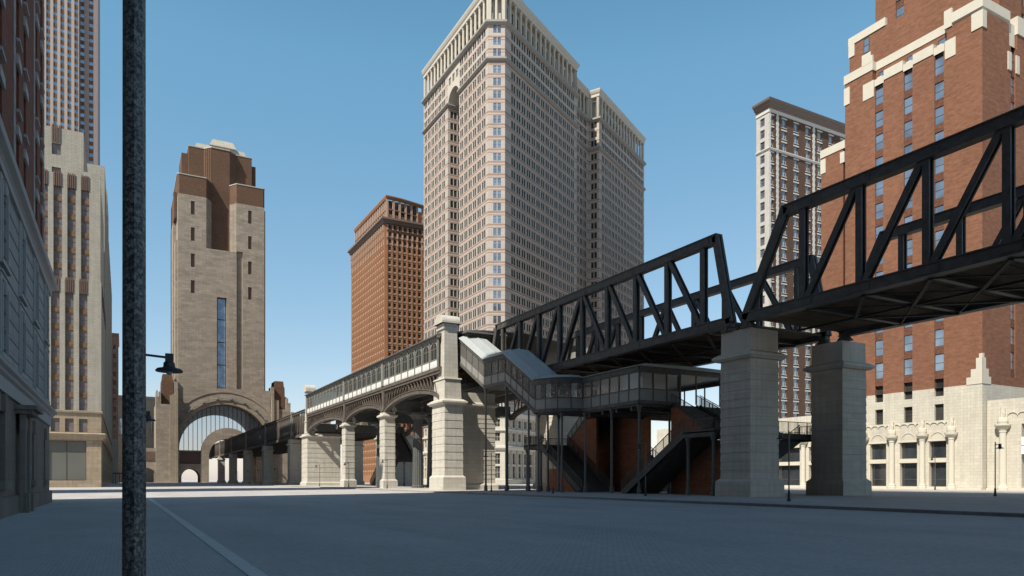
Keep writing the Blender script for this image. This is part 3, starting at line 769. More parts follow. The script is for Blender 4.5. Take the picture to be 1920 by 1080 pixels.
for (x, y, zt) in ((41.7, 83.7, 13.4), (41.7, 78.0, 13.3), (44.9, 78.0, 13.3), (44.9, 83.7, 13.4), (44.9, 73.4, 10.8), (44.9, 71.0, 9.0), (41.8, 70.4, 9.0), (43.2, 67.6, 9.0), (45.45, 66.3, 9.0), (45.45, 61.4, 9.0), (45.45, 56.8, 9.0), (50.6, 58.2, 9.0), (49.3, 61.4, 9.0), (54.5, 58.2, 9.0), (57.5, 61.4, 9.0), (61.0, 58.2, 9.0), (61.0, 63, 9.0)):
    b = MB(); b.lathe(x, y, [(.14, .24), (.75, .22), (.85, .16), (1.0, .135), (zt - .7, .115), (zt - .65, .15), (zt - .5, .12), (zt - .35, .15), (zt - .05, .28), (zt + .05, .30)], 14, 'steelgrey', 0); b.build('post', gal)

# ================================================================== open stairs under the gallery
def railing(mb, pts, h=1.1, step=.16, mat='steel'):
    for p, q in zip(pts[:-1], pts[1:]):
        p = Vector(p); q = Vector(q); L = (q - p).length; n = max(1, int(L / step))
        mb.beam(p + Vector((0, 0, h)), q + Vector((0, 0, h)), .07, .06, mat); mb.beam(p + Vector((0, 0, .12)), q + Vector((0, 0, .12)), .04, .04, mat)
        for i in range(n + 1):
            c = p + (q - p) * (i / n); w = .06 if i % 8 == 0 else .025
            mb.box(c.x - w / 2, c.x + w / 2, c.y - w / 2, c.y + w / 2, c.z, c.z + h - .03, mat)
def flight(r, x0, x1, yb, zb, yt, zt, rail=True):
    n = max(4, int((zt - zb) / .17)); a = MB()
    for i in range(n):
        ya = yb + (yt - yb) * i / n; yc = yb + (yt - yb) * (i + 1) / n; z = zb + (zt - zb) * (i + 1) / n
        a.box(x0 + .14, x1 - .14, min(ya, yc), max(ya, yc), z - .20, z, 'steel')
    a.build('steps', r)
    d = 1 if yt > yb else -1
    for x in (x0, x1 - .14):
        a = MB(); a.prism([(yb, zb + .25), (yt, zt + .25), (yt, zt - .55), (yb + d * .8, zb)] if zb < 1 else [(yb, zb + .25), (yt, zt + .25), (yt, zt - .55), (yb, zb - .55)], 'x', x, x + .14, 'steel'); a.build('stringer', r)
    a = MB(); a.quad([(x0 + .15, yb + d * .9, zb - .28), (x1 - .15, yb + d * .9, zb - .28), (x1 - .15, yt, zt - .5), (x0 + .15, yt, zt - .5)], 'steel'); a.build('soffit', r)
    if rail:
        for x in (x0 + .07, x1 - .07):
            a = MB(); railing(a, [(x, yb, zb + .2), (x, yt, zt + .2)]); a.build('railing', r)
SG = 'open iron stairs of the station'
def landing(r, x0, x1, y0, y1, z, posts, rails_):
    a = MB(); a.box(x0, x1, y0, y1, z - .12, z, 'steel'); a.box(x0, x0 + .15, y0, y1, z - .5, z + .12, 'steel'); a.box(x1 - .15, x1, y0, y1, z - .5, z + .12, 'steel'); a.box(x0 + .15, x1 - .15, y0, y0 + .15, z - .5, z - .125, 'steel'); a.box(x0 + .15, x1 - .15, y1 - .15, y1, z - .5, z - .125, 'steel'); a.build('landing', r)
    for (x, y) in posts:
        a = MB(); a.lathe(x, y, [(.14, .24), (.75, .22), (.85, .15), (z - 1.1, .13), (z - .9, .17), (z - .5, .30)], 12, 'steelgrey'); a.build('post', r)
    for pts in rails_:
        a = MB(); railing(a, pts); a.build('railing', r)
for (x0, x1, x2, side) in ((45.3, 49.4, 53.05, 'street'), (57.0, 61.1, 53.35, 'far')):
    xi0, xi1 = (x1, x2) if side == 'street' else (x2, x0)
    r = thing('stair', 'open dark stair descending to the right under the gallery, left one of the street side' if side == 'street' else 'open dark stair on the far side of the brick walls, left one', 'stairs', ((x0 + x1) / 2, 71, .15), SG)
    flight(r, x0, x1, 66.9, .15, 75.9, 5.9)
    fx = (x0, xi1) if side == 'street' else (xi0, x1)
    landing(r, fx[0], fx[1], 75.9, 80.0, 5.9, [(fx[0] + .3, 79.6), (fx[0] + .3, 76.2), (fx[1] - .3, 79.6)], [[(fx[0] + .07, 75.9, 5.9), (fx[0] + .07, 79.93, 5.9), (fx[1] - .07, 79.93, 5.9), (fx[1] - .07, 75.9, 5.9)]])
    flight(r, xi0 + .03, xi1 - .03, 76.2, 5.9, 71.8, 9.15)
    r = thing('stair', 'open dark stair rising to the right to the landing beside the near pier' if side == 'street' else 'open dark stair on the far side with landing seen between the two grey piers', 'stairs', ((x0 + x1) / 2, 55, .15), SG)
    flight(r, x0, x1, 59.6, .15, 50.3, 5.9)
    landing(r, fx[0], fx[1], 46.3, 50.3, 5.9, [(fx[0] + .3, 46.7), (fx[0] + .3, 49.9), (fx[1] - .3, 46.7)], [[(fx[0] + .07, 50.3, 5.9), (fx[0] + .07, 46.37, 5.9), (fx[1] - .07, 46.37, 5.9), (fx[1] - .07, 50.3, 5.9)]])
    flight(r, xi0 + .03, xi1 - .03, 50.2, 5.9, 56.7, 9.15)
def bwall(label, x, pts):
    mb = MB(); mb.prism(pts, 'x', x, x + .3, 'brickwall'); o = mb.build('brick_wall'); o['label'] = label; o['category'] = 'wall'; o['kind'] = 'thing'; o['group'] = 'brick stair walls'
bwall('brick wall under the upper flight left of the tall gallery posts', 49.42, [(76.6, .14), (76.6, 5.7), (71.7, 8.9), (69.8, 8.9), (69.8, .14)])
bwall('narrow brick wall in the middle behind the gallery posts', 53.05, [(75.9, .14), (75.9, 5.8), (71.5, 8.95), (64.5, 8.95), (64.5, .14)])
bwall('brick wall beside the near grey pier below the right landing', 49.42, [(56.6, .14), (56.6, 8.95), (55.7, 8.95), (50.4, 5.35), (46.5, 5.35), (46.5, .14)])
bwall('brick wall at the foot of the left descending stair', 49.72, [(81, .14), (81, 3.0), (76.7, 3.0), (76.7, .14)])
bwall('brick wall of the far stair, mostly hidden', 56.7, [(76.6, .14), (76.6, 5.7), (71.7, 8.9), (69.8, 8.9), (69.8, .14)])
# stair deep under the arches
r = thing('stair', 'dark iron stair seen in the distance beneath the far arches', 'stairs', (50, 140, .15), SG)
flight(r, 50.2, 54, 161, .15, 152, 6.0); landing(r, 50.2, 58, 148, 152, 6.0, [(50.5, 148.4), (57.6, 148.4), (57.6, 151.5), (54, 148.4)], [[(50.27, 152, 6), (50.27, 148.1, 6), (57.9, 148.1, 6)]])
flight(r, 54.1, 57.9, 152, 6.0, 161, 12.4)

# ================================================================== far lattice viaduct
for k in range(-1, 6):
    y0 = 203 + 41.6 * k; y1 = y0 + 41.6
    if k == -1: y0 = 181
    w = ['nearest stub of the far lattice viaduct behind the slender capped pier', 'first full lattice girder span beyond the station', 'second lattice girder span beyond the station', 'third lattice girder span beyond the station', 'fourth lattice girder span beyond the station', 'last lattice girder span before the gateway portal', 'lattice girder span passing inside the gateway portal'][k + 1]
    y1 = min(y1, 425)
    r = thing('lattice_girder', w, 'bridge', (51, (y0 + y1) / 2, 12.9), 'lattice girder spans of the far viaduct')
    for x in (41.0, 60.6):
        a = MB(); a.box(x, x + .5, y0, y1, 12.9, 13.5, 'steelbrown'); a.box(x - .12, x + .62, y0, y1, 12.75, 12.9, 'steelbrown'); a.build('bottom_chord', r)
        a = MB(); a.box(x, x + .5, y0, y1, 19.0, 19.5, 'steelbrown'); a.box(x - .15, x + .65, y0, y1, 19.5, 19.65, 'steelbrown'); a.build('top_chord', r)
        a = MB(); n = int((y1 - y0) / 2.3)
        for i in range(n):
            ya = y0 + (y1 - y0) * i / n; yb2 = y0 + (y1 - y0) * (i + 1) / n
            a.box(x + .05, x + .35, ya - .13, ya + .13, 13.5, 19.0, 'steelbrown')
            s = (ya, yb2) if i < n / 2 else (yb2, ya)
            a.beam((x + .2, s[0], 13.5), (x + .2, s[1], 19.0), .2, .24, 'steelbrown', (1, 0, 0)); a.beam((x + .42, s[1], 13.5), (x + .42, s[0], 19.0), .14, .16, 'steelbrown', (1, 0, 0))
        a.build('lattice', r)
        a = MB(); a.box(x - .2, x + .7, y1 - .7, y1 + .2, 12.4, 20.2, 'patina', .05); a.build('end_post', r)
    a = MB(); a.box(41.55, 60.55, y0, y1, 14.2, 14.5, 'deck')
    y = y0 + 1
    while y < y1: a.box(41.55, 60.55, y, y + .5, 13.3, 14.19, 'steel'); y += 3.4
    a.build('deck', r)
VG = 'piers of the far viaduct'
o1 = ['nearest', 'second', 'third', 'fourth', 'fifth']
for k in range(5):
    y = 203 + 41.6 * k
    for x0, s in ((40.2, 'on the street side'), (57.8, 'on the far side')):
        pier('viaduct_pier', '%s pale pier of the far lattice viaduct, %s' % (o1[k], s), x0, x0 + 3.0, y - 2, y + 1.2, 12.6, 11.2, 9, zb=0, group=VG, plinth=1.2, over=.3)

# ================================================================== left building
lb = thing('corner_building', 'shaded building at the left edge, stone below and red brick above', 'building', (-4.5, 40, 0))
W = Wins(lb); X0 = -4.5
F = Face((X0, -70), (X0, 59.3)); U = lambda y: y + 70
a = MB()
# travelling +Y the right hand is +X
ops = [(U(36.4) - .0, U(38.0), 1.5, 4.5), (U(48.4), U(49.5), 1.55, 4.2), (U(55.2), U(56.3), 1.55, 4.2)] + [(U(y), U(y) + 1.4, 1.5, 4.4) for y in (30, 24, 18, 12)] + [(U(41.9), U(43.1), .05, 3.9)]
wall(a, F, 0, 6.0, ops, 'darkstone', .45)
a.build('base_wall', lb)
for o in ops[:-1]: W.add(F, o, .45, dict(glass='window', mull=0, trans=(.5,)))
a = MB()
for o in ops[:-1]:
    fbox(a, F, o[0] - .25, o[1] + .25, o[2] - .3, o[2] - .003, .003, .22, 'darkstone'); fbox(a, F, (o[0] + o[1]) / 2 - .22, (o[0] + o[1]) / 2 + .22, o[3] + .003, o[3] + .75, .003, .14, 'darkstone')
fbox(a, F, 60, F.L + .15, -.02, .85, .003, .16, 'darkstone')
a.build('window_trim', lb)
# door with surround and hood
a = MB(); d0, d1 = ops[-1][0], ops[-1][1]
for u in (d0 - .55, d1 + .05): fbox(a, F, u, u + .5, .0, 4.75, .165, .4, 'darkstone'); fbox(a, F, u - .05, u + .55, 0, .95, .401, .55, 'darkstone')
fbox(a, F, d0 - .05, d1 + .05, 3.9, 4.75, .12, .3, 'darkstone'); fbox(a, F, d0 + .25, d1 - .25, 4.05, 4.6, .301, .36, 'darkstone')
fbox(a, F, d0 - .8, d1 + .8, 4.75, 4.95, .0, .7, 'darkstone'); fbox(a, F, d0 - .95, d1 + .95, 4.95, 5.15, .0, .9, 'darkstone')
a.build('door_surround', lb)
a = MB(); fbox(a, F, d0, d1, .05, 3.9, -.44, -.38, 'frame'); fbox(a, F, d0 + .2, d1 - .2, .4, 1.6, -.379, -.34, 'frame'); fbox(a, F, d0 + .2, d1 - .2, 1.9, 3.5, -.379, -.34, 'frame'); dr = a.build('door', lb); a = MB(); fbox(a, F, d1 - .16, d1 - .10, 1.0, 1.25, -.379, -.30, 'greyplain'); a.build('handle', dr)
# middle stone zone
a = MB(); cols = [30.9 + 6.4 * k for k in range(-5, 5)]; ops = []
for y in cols:
    for z0, z1 in ((7.0, 9.75), (10.9, 14.0)):
        if y + .95 < 59: ops.append((U(y) - .75, U(y) + .75, z0, z1, .5))
wall(a, F, 6.5, 14.5, ops, 'greystone', .5); a.build('stone_wall', lb)
for o in ops: W.add(F, o, .5, dict(glass='window', frame='greyplain', mull=1, trans=(.45,), fw=.09))
for o in ops:
    a = MB(); u0, u1, z0, z1 = o[:4]; t = 'greyplain'
    for q in ((u0 - .42, u0 - .003, z0 - .1, z1 + .3), (u1 + .003, u1 + .42, z0 - .1, z1 + .3), (u0 - .42, u1 + .42, z1 + .3, z1 + .5)): fbox(a, F, *q, .003, .08, t)
    for q in ((u0 - .16, u0 - .003, z0, z1 + .12), (u1 + .003, u1 + .16, z0, z1 + .12)): fbox(a, F, *q, .081, .12, t)
    fbox(a, F, u0 - .55, u1 + .55, z1 + .5, z1 + .6, .003, .14, t); fbox(a, F, u0 - .5, u1 + .5, z0 - .28, z0 - .1, .003, .16, t)
    c = (u0 + u1) / 2; fbox(a, F, c - .14, c + .14, z1 - .25, z1 + .29, -.1, .14, t)
    # scalloped head inside the opening
    for sgn in (-1, 1):
        e = u0 if sgn < 0 else u1
        pts = [(e, z1), (e, z1 - .7), (e - sgn * .22, z1 - .55), (e - sgn * .25, z1 - .35), (e - sgn * .5, z1 - .25), (e - sgn * .6, z1)]
        a.poly([F.at(p[0], p[1], -.2) for p in pts], t)
    a.build('window_surround', lb)
a = MB(); END = [(X0, -70), (X0, 59.3), (-26, 59.3)]
for k in range(10): 
    zz = 7.2 + k * .8
    if zz < 14.4: a.sweep(END, [(.0, zz), (.015, zz), (.015, zz + .05), (.0, zz + .05)], 'frame')
a.build('course_joints', lb)
a = MB(); a.sweep(END, [(0, 5.3), (.12, 5.3), (.12, 5.9), (.25, 6.0), (.28, 6.1), (.42, 6.2), (.45, 6.35), (.15, 6.5), (0, 6.55)], 'greyplain'); a.build('string_course', lb)
a = MB(); a.sweep(END, [(0, 14.4), (.15, 14.4), (.15, 14.75), (.25, 14.85), (.45, 14.95), (.5, 15.2), (.2, 15.35), (0, 15.5)], 'greyplain'); a.build('cornice', lb)
# brick tower above; unseen top set back and sized for its street shadow
a = MB(); Xb = -4.8; F2 = Face((Xb, -70), (Xb, 59.0)); F2b = Face((Xb, -70), (Xb, 54.8)); ops = []; ops_b = []; H2 = 113; HM = 34.5
for k in range(30):
    y = 57.2 - 3.05 * k
    if k % 3 == 2: continue
    for j in range(26):
        z = 17.0 + j * 3.65
        if z < 33: ops.append((U(y) - .5, U(y) + .5, z, z + 2.3))
        elif y < 54: ops_b.append((U(y) - .5, U(y) + .5, z, z + 2.3))
wall(a, F2, 15.5, HM, [o for o in ops if o[3] < HM], 'brickdeep', .45); wall(a, F2b, HM, H2, [o for o in ops_b if o[2] > HM], 'brickdeep', .45); a.build('brick_wall', lb)
for o in ops: W.add(F2, o, .45, dict(glass='window', frame='frame', trans=(.5,), lintel=.5, sill=.16, lmat='greyplain'))
a = MB()
for y in (52.65, 58.7, 43.5, 34.35):
    for j in range(160 if y < 54 else 31):
        w = .28 if j % 2 else .42; fbox(a, F2, U(y) - w / 2, U(y) + w / 2, 15.6 + j * .6, 16.2 + j * .6 - .003, .003, .05, 'greyplain')
a.build('quoins', lb)
a = MB(); a.quad([(X0, 59.3, 0), (-26, 59.3, 0), (-26, 59.3, 15.5), (X0, 59.3, 15.5)], 'greystone'); a.quad([(Xb, 59.0, 15.5), (-26, 59.0, 15.5), (-26, 59.0, HM), (Xb, 59.0, HM)], 'brickdeep'); a.quad([(Xb, 54.8, HM), (-26, 54.8, HM), (-26, 54.8, H2), (Xb, 54.8, H2)], 'brickdeep'); a.quad([(Xb, 54.8, HM), (-26, 54.8, HM), (-26, 59, HM), (Xb, 59, HM)], 'roofdark')
a.quad([(-26, -70, 0), (-26, 59.3, 0), (-26, 54.8, H2), (-26, -70, H2)], 'brickdeep'); a.quad([(X0, -70, 0), (-26, -70, 0), (-26, -70, H2), (X0, -70, H2)], 'brickdeep')
a.quad([(X0, -70, H2), (-26, -70, H2), (-26, 54.8, H2), (Xb, 54.8, H2)], 'roofdark'); a.quad([(X0, -70, 15.5), (X0, 59.3, 15.5), (-26, 59.3, 15.5), (-26, -70, 15.5)], 'roofdark')
a.build('rear_walls', lb)
W.done()

# building hidden behind the corner building; its shadow bars the street
hb = thing('office_block', 'plain stone block hidden behind the shaded corner building', 'building', (-32, 92, 0))
a = MB(); a.box(-48, -21, 92, 112, 0, 74, 'darkstone'); a.build('walls', hb)
a = MB(); a.sweep([(-48, 92), (-21, 92), (-21, 112), (-48, 112)], [(0, 74), (.6, 74), (.6, 75), (0, 75)], 'darkstone', True); a.build('cornice', hb)

# ================================================================== art deco building
db = thing('stepped_building', 'cream stepped art deco building with brown fins and orange spandrels', 'building', (-15, 180, 0))
W = Wins(db)
def deco_face(F, off, strips, z0, ztop, first, pitch, wm, tall=1.1, fins=True):
    ops = [(s0 - off, s1 - off, z0, ztop - .1, .5) for s0, s1 in strips]
    wall(wm, F, z0 - .001, ztop, ops, 'deco', .5)
    for s0, s1 in strips:
        u0, u1 = s0 - off, s1 - off; z = first; prev = z0
        while z < ztop - 4:
            fbox(wm, F, u0, u1, z, z + tall, -.45, -.3, 'decosp')
            if z - prev > .5: W.add(F, (u0, u1, prev, z), .42, dict(glass='decoglass', frame='decofin', edge=False, fw=.05, trans=(.5,)))
            prev = z + tall; z += pitch
        W.add(F, (u0, u1, prev, ztop - 2.6), .42, dict(glass='decoglass', frame='decofin', edge=False, fw=.05))
        if fins:
            for j in range(4):
                x = u0 + (u1 - u0) * (j + .5) / 4; fbox(wm, F, x - .13, x + .13, ztop - 2.7, ztop + .35 - .1 * (j % 2), -.40, .12, 'decofin')
            fbox(wm, F, u0, u1, ztop - 2.6, ztop + .05, -.45, -.2, 'decofin')
x_st = [(-12.68 + 2.42 * k, -11.2 + 2.42 * k) for k in range(-6, 3)]
F = Face((-40, 170.6), (-3.9, 170.6)); a = MB()
deco_face(F, -40, x_st, 15.6, 42.3, 18.4, 3.42, a)
Fs = Face((-3.9, 170.6), (-3.9, 330)); 
sst = [(k * 5.2 + 4, k * 5.2 + 6.4) for k in range(8)]
deco_face(Fs, 0, sst, 15.6, 42.3, 18.4, 3.42, a)
ops = [(s0 + 40, s1 + 40, 11.3, 14.0, .3) for s0, s1 in x_st]
wall(a, F, 11.0, 15.6, ops, 'tandeco', .3)
for o in ops: W.add(F, o, .3, dict(glass='decoglass', frame='decofin'))
so = [(s0, s1, 11.3, 14.0, .3) for s0, s1 in sst] + [(50 + 6 * k, 53 + 6 * k, 11.3, 14, .3) for k in range(15)]
wall(a, Fs, 11.0, 15.6, so, 'tandeco', .3)
for o in so: W.add(Fs, o, .3, dict(glass='decoglass', frame='decofin'))
big = [(F.L - 9.6 - 7.2 * k, F.L - 2.65 - 7.2 * k, 1.4, 9.5, .4) for k in range(1)] + [(10, 24, 1.4, 9.5, .4)]
wall(a, F, 0, 9.7, big, 'tandeco', .4)
for o in big: W.add(F, o, .4, dict(glass='shop', frame='frame', fw=.12, mull=1, trans=(.72,)))
bs = [(4 + 9 * k, 10.5 + 9 * k, 1.0, 9.3, .5) for k in range(17)]
wall(a, Fs, 0, 9.7, bs, 'tandeco', .5)
for o in bs: W.add(Fs, o, .5, dict(glass='window', frame='frame', fw=.2, mull=3))
a.build('street_wall', db)
a = MB(); L3 = [(-40, 170.6), (-3.9, 170.6), (-3.9, 330)]
a.sweep(L3, [(0, 9.7), (.25, 9.7), (.7, 10.3), (.9, 10.9), (.6, 11.1), (0, 11.1)], 'tandeco'); a.sweep(L3, [(0, 15.2), (.25, 15.2), (.3, 15.6), (0, 15.7)], 'tandeco'); a.build('ledge', db)
a = MB(); a.box(-40, -4.2, 171.2, 210, 42.3, 42.5, 'deco')
F = Face((-40, 173), (-4.1, 173)); st2 = [(s0 + .25, s1 + .25) for s0, s1 in x_st]
deco_face(F, -40, st2, 42.31, 64.4, 45.0, 3.45, a)
a.box(-40, -4.12, 173.6, 204, 42.5, 64.3, 'deco'); a.box(-7.2, -4.15, 173.05, 176, 64.35, 65.6, 'deco'); a.build('middle_tier', db)
a = MB(); F = Face((-40, 177), (-7.3, 177)); 
o = [(27.0, 28.6, 69.6, 72.0, .4), (27.0, 28.6, 65.4, 67.0, .4)]
wall(a, F, 64.3, 75.3, o, 'deco', .4)
for q in o: W.add(F, q, .4, dict(glass='decoglass', frame='decofin'))
for j in range(4): fbox(a, F, 27.0 + .4 * j, 27.26 + .4 * j, 72.2, 75.8, -.2, .15, 'decofin')
a.box(-40, -7.32, 177.7, 200, 64.31, 75.2, 'deco'); a.build('upper_tier', db)
a = MB(); a.box(-40, -3.95, 206, 232, 42.5, 80, 'deco'); a.box(-40, -3.95, 236, 262, 42.5, 85, 'deco'); a.box(-40, -3.92, 264, 330, 42.5, 78, 'deco')
for k in range(14): a.box(-3.945, -3.7, 208 + 8.5 * k, 210 + 8.5 * k, 15.8, 74, 'deco')
a.build('rear_tiers', db)
a = MB(); shell(a, [(-40, 170.6), (-40, 330), (-3.9, 330)], 0, 42.3, 'deco', (2,)); a.box(-39.9, -4.6, 172, 329.9, 42.0, 42.29, 'roofdark'); a.build('rear_walls', db)
W.done()

# ================================================================== slender tower far left
tw = thing('slender_tower', 'very tall tan ribbed skyscraper behind the stepped building, top out of frame', 'skyscraper', (-30, 410, 0))
W = Wins(tw)
a = MB(); F = Face((-58, 400), (-18.4, 400)); ops = []
n = 14; pit = F.L / n
for i in range(n): ops.append((pit * i + .95, pit * i + 2.55, 40, 268, .5))
wall(a, F, 0, 272, ops, 'tanrib', .5)
F2 = Face((-18.4, 402.5), (-10.6, 402.5)); ops2 = [(.5, 2.1, 40, 268, .6), (4.1, 5.8, 40, 268, .6)]
wall(a, F2, 0, 272, ops2, 'shadowrib', .6)
for Fx, oo in ((F, ops), (F2, ops2)):
    for o in oo:
        z = 40.0
        while z < 265:
            fbox(a, Fx, o[0], o[1], z + 1.75, z + 3.7, -.5, -.28, 'towersp')
            W.add(Fx, (o[0], o[1], z, z + 1.75), .42, dict(glass='winblue', edge=False, trans=())); z += 3.7
shell(a, [(-18.4, 400), (-18.4, 402.5)], 0, 272, 'tanrib', (1,))
shell(a, [(-10.6, 402.5), (-10.6, 440), (-58, 440), (-58, 400)], 0, 272, 'shadowrib', (3,)); cap(a, [(-58, 400), (-18.4, 400), (-18.4, 402.5), (-10.6, 402.5), (-10.6, 440), (-58, 440)], 272, 'roofdark')
a.build('walls', tw); W.done()

# pink building and pale blocks behind
pb = thing('pink_building', 'narrow pink brick building beyond the stepped one, left of the foreground pole', 'building', (-10, 340, 0))
W = Wins(pb); a = MB(); F = Face((-30, 332), (-1.6, 332)); ops = [(F.L - 1.8 - 2.5 * k, F.L - .9 - 2.5 * k, 22 + 3.6 * j, 23.8 + 3.6 * j) for k in range(4) for j in range(10)]
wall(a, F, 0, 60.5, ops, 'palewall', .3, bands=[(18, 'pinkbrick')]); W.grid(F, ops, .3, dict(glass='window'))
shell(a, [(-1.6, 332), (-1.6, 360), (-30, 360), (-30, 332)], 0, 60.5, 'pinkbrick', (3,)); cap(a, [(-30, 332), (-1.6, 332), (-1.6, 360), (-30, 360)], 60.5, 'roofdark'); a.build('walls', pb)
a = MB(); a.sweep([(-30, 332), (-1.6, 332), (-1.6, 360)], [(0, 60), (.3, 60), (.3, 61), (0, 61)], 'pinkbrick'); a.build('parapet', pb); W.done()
pk = thing('pale_building', 'pale low block left of the gateway tower behind the small lamp', 'building', (5, 430, 0))
W = Wins(pk); a = MB(); F = Face((-8, 425), (16, 425)); ops = [(1 + 5 * k, 4 + 5 * k, 25, 34) for k in range(5)]
wall(a, F, 0, 45, ops, 'palewall', .8); W.grid(F, ops, .8, dict(glass='winblue', frame='framew', fw=.4)); a.box(-8, 16, 425.9, 450, 0, 44.9, 'palewall'); a.sweep([(-8, 425), (16, 425)], [(0, 19), (.5, 19), (.5, 24), (0, 24)], 'palewall'); a.sweep([(-8, 425), (16, 425)], [(0, 44), (.5, 44), (.5, 45.5), (0, 45.5)], 'palewall'); a.build('walls', pk); W.done()
gt = thing('iron_gate', 'low dark iron gate frame at the end of the stepped building', 'gate', (-2, 300, 0))
a = MB()
for x in (-3.2, -2.4, -1.2, -.2, .6): a.box(x, x + .22, 300, 300.3, 0, 3.9, 'steel')
a.box(-3.2, .82, 300.05, 300.25, 3.6, 4.1, 'steel'); a.build('frame', gt)

# ================================================================== gateway tower
g = thing('gateway_tower', 'sandstone gateway tower with great arched window and brown stepped crown', 'tower', (44, 400, 0))
def arch_top(x, cx, cz, r):
    d = r * r - (x - cx) ** 2; return cz + math.sqrt(d) if d > 0 else None
def arch_wall(mb, x0, x1, y, z0, z1, arches, mat, depth, n=6):
    """wall facing -Y with arched openings (cx, cz, r, zbot, smat); straight jambs below cz"""
    xs = {x0, x1}
    for cx, cz, r, zb, sm in arches:
        for i in range(25): xs.add(round(cx - r * math.cos(math.pi * i / 24), 4))
    xs = sorted(x for x in xs if x0 <= x <= x1)
    for a_, b_ in zip(xs[:-1], xs[1:]):
        m = (a_ + b_) / 2; hit = None
        for A in arches:
            if abs(m - A[0]) < A[2]: hit = A
        if not hit: mb.quad([(a_, y, z0), (b_, y, z0), (b_, y, z1), (a_, y, z1)], mat); continue
        cx, cz, r, zb, sm = hit
        ta = arch_top(a_, cx, cz, r) or cz; tb = arch_top(b_, cx, cz, r) or cz
        mb.quad([(a_, y, ta), (b_, y, tb), (b_, y, z1), (a_, y, z1)], mat)
        mb.quad([(a_, y, ta), (b_, y, tb), (b_, y + depth, tb), (a_, y + depth, ta)], sm)
        if zb > z0: mb.quad([(a_, y, z0), (b_, y, z0), (b_, y, zb), (a_, y, zb)], mat); mb.quad([(a_, y, zb), (b_, y, zb), (b_, y + depth, zb), (a_, y + depth, zb)], mat)
    for cx, cz, r, zb, sm in arches:
        for x in (cx - r, cx + r):
            if x0 < x < x1: mb.quad([(x, y, zb), (x, y + depth, zb), (x, y + depth, cz), (x, y, cz)], sm)
a = MB()
arch_wall(a, 24.0, 68.0, 390, 0, 48, [(46, 18.5, 21.4, 16.2, 'tanplain'), ], 'tan', 5)
a.quad([(24, 390, 48), (68, 390, 48), (68, 430, 48), (24, 430, 48)], 'tan'); a.quad([(24, 390, 0), (24, 430, 0), (24, 430, 48), (24, 390, 48)], 'tan'); a.quad([(68, 390, 0), (68, 430, 0), (68, 430, 48), (68, 390, 48)], 'tan')
# cut-away: lower wall with portal and side door arches stands behind the glass plane
a.f = [f for f in a.f]; a.build('base_front', g)
# delete the solid sill strip below the great arch (z0..16.2) and replace it by the portal wall
bf = [o for o in g.children if o.name.startswith('base_front')][0]
me = bf.data; import bmesh
bm = bmesh.new(); bm.from_mesh(me); kill = []
for f in bm.faces:
    c = f.calc_center_median() + parent_origin(g)
    if abs(f.normal.y) > .9 and c.z < 9 and 24.7 < c.x < 67.3 and abs(c.y - 390) < .1 and max(v.co.z for v in f.verts) < 17: kill.append(f)
    if abs(f.normal.z) > .9 and abs(c.z - 16.2) < .05: kill.append(f)
bmesh.ops.delete(bm, geom=list(set(kill)), context='FACES'); bm.to_mesh(me); bm.free()
def low_wall(y, dep, nm, mat='tan'):
    a = MB()
    PC, PZ, PR = 47.5, 13.4, 9.1
    arch_wall(a, 24.6, 34.5, y, 0, 9.4, [(30.0, 2.6, 4.3, 0, 'tanplain')], mat, dep)
    arch_wall(a, 60.5, 67.4, y, 0, 9.4, [(64.5, 2.6, 2.6, 0, 'tanplain')], mat, dep)
    # ring of the portal
    N = 28; R = 13.0
    for i in range(N):
        t0 = math.pi * i / N; t1 = math.pi * (i + 1) / N
        i0 = (PC - PR * math.cos(t0), PZ + PR * math.sin(t0)); i1 = (PC - PR * math.cos(t1), PZ + PR * math.sin(t1))
        o0 = (PC - R * math.cos(t0), PZ + 1.6 + R * math.sin(t0)); o1_ = (PC - R * math.cos(t1), PZ + 1.6 + R * math.sin(t1))
        a.quad([(i0[0], y, i0[1]), (o0[0], y, o0[1]), (o1_[0], y, o1_[1]), (i1[0], y, i1[1])], mat)
        a.quad([(i0[0], y, i0[1]), (i1[0], y, i1[1]), (i1[0], y + dep, i1[1]), (i0[0], y + dep, i0[1])], 'tanplain')
        a.quad([(o0[0], y, o0[1]), (o1_[0], y, o1_[1]), (o1_[0], y + 2, o1_[1]), (o0[0], y + 2, o0[1])], 'tanplain')
    for s in (-1, 1):
        a.quad([(PC + s * PR, y, 0), (PC + s * R, y, 0), (PC + s * R, y, PZ + 1.6), (PC + s * PR, y, PZ)], mat)
        a.quad([(PC + s * PR, y, 0), (PC + s * PR, y + dep, 0), (PC + s * PR, y + dep, PZ), (PC + s * PR, y, PZ)], 'tanplain')
        a.quad([(PC + s * R, y, 9.4), (PC + s * R, y + 2, 9.4), (PC + s * R, y + 2, PZ + 1.6), (PC + s * R, y, PZ + 1.6)], 'tanplain')
    a.box(24.6, 34.49, y + .6, y + 1.5, 9.41, 15.6, 'decofin'); a.box(60.51, 67.4, y + .6, y + 1.5, 9.41, 15.6, 'decofin'); a.box(24.6, 34.49, y + .2, y + 1.6, 15.6, 16.2, 'tanplain')
    a.build(nm, g)
low_wall(391.2, 14, 'portal_wall')
a = MB(); arch_wall(a, 24, 68, 428, 0, 47.9, [(46, 18.5, 19, 0, 'tanplain')], 'tanplain', 3); a.build('rear_wall', g)
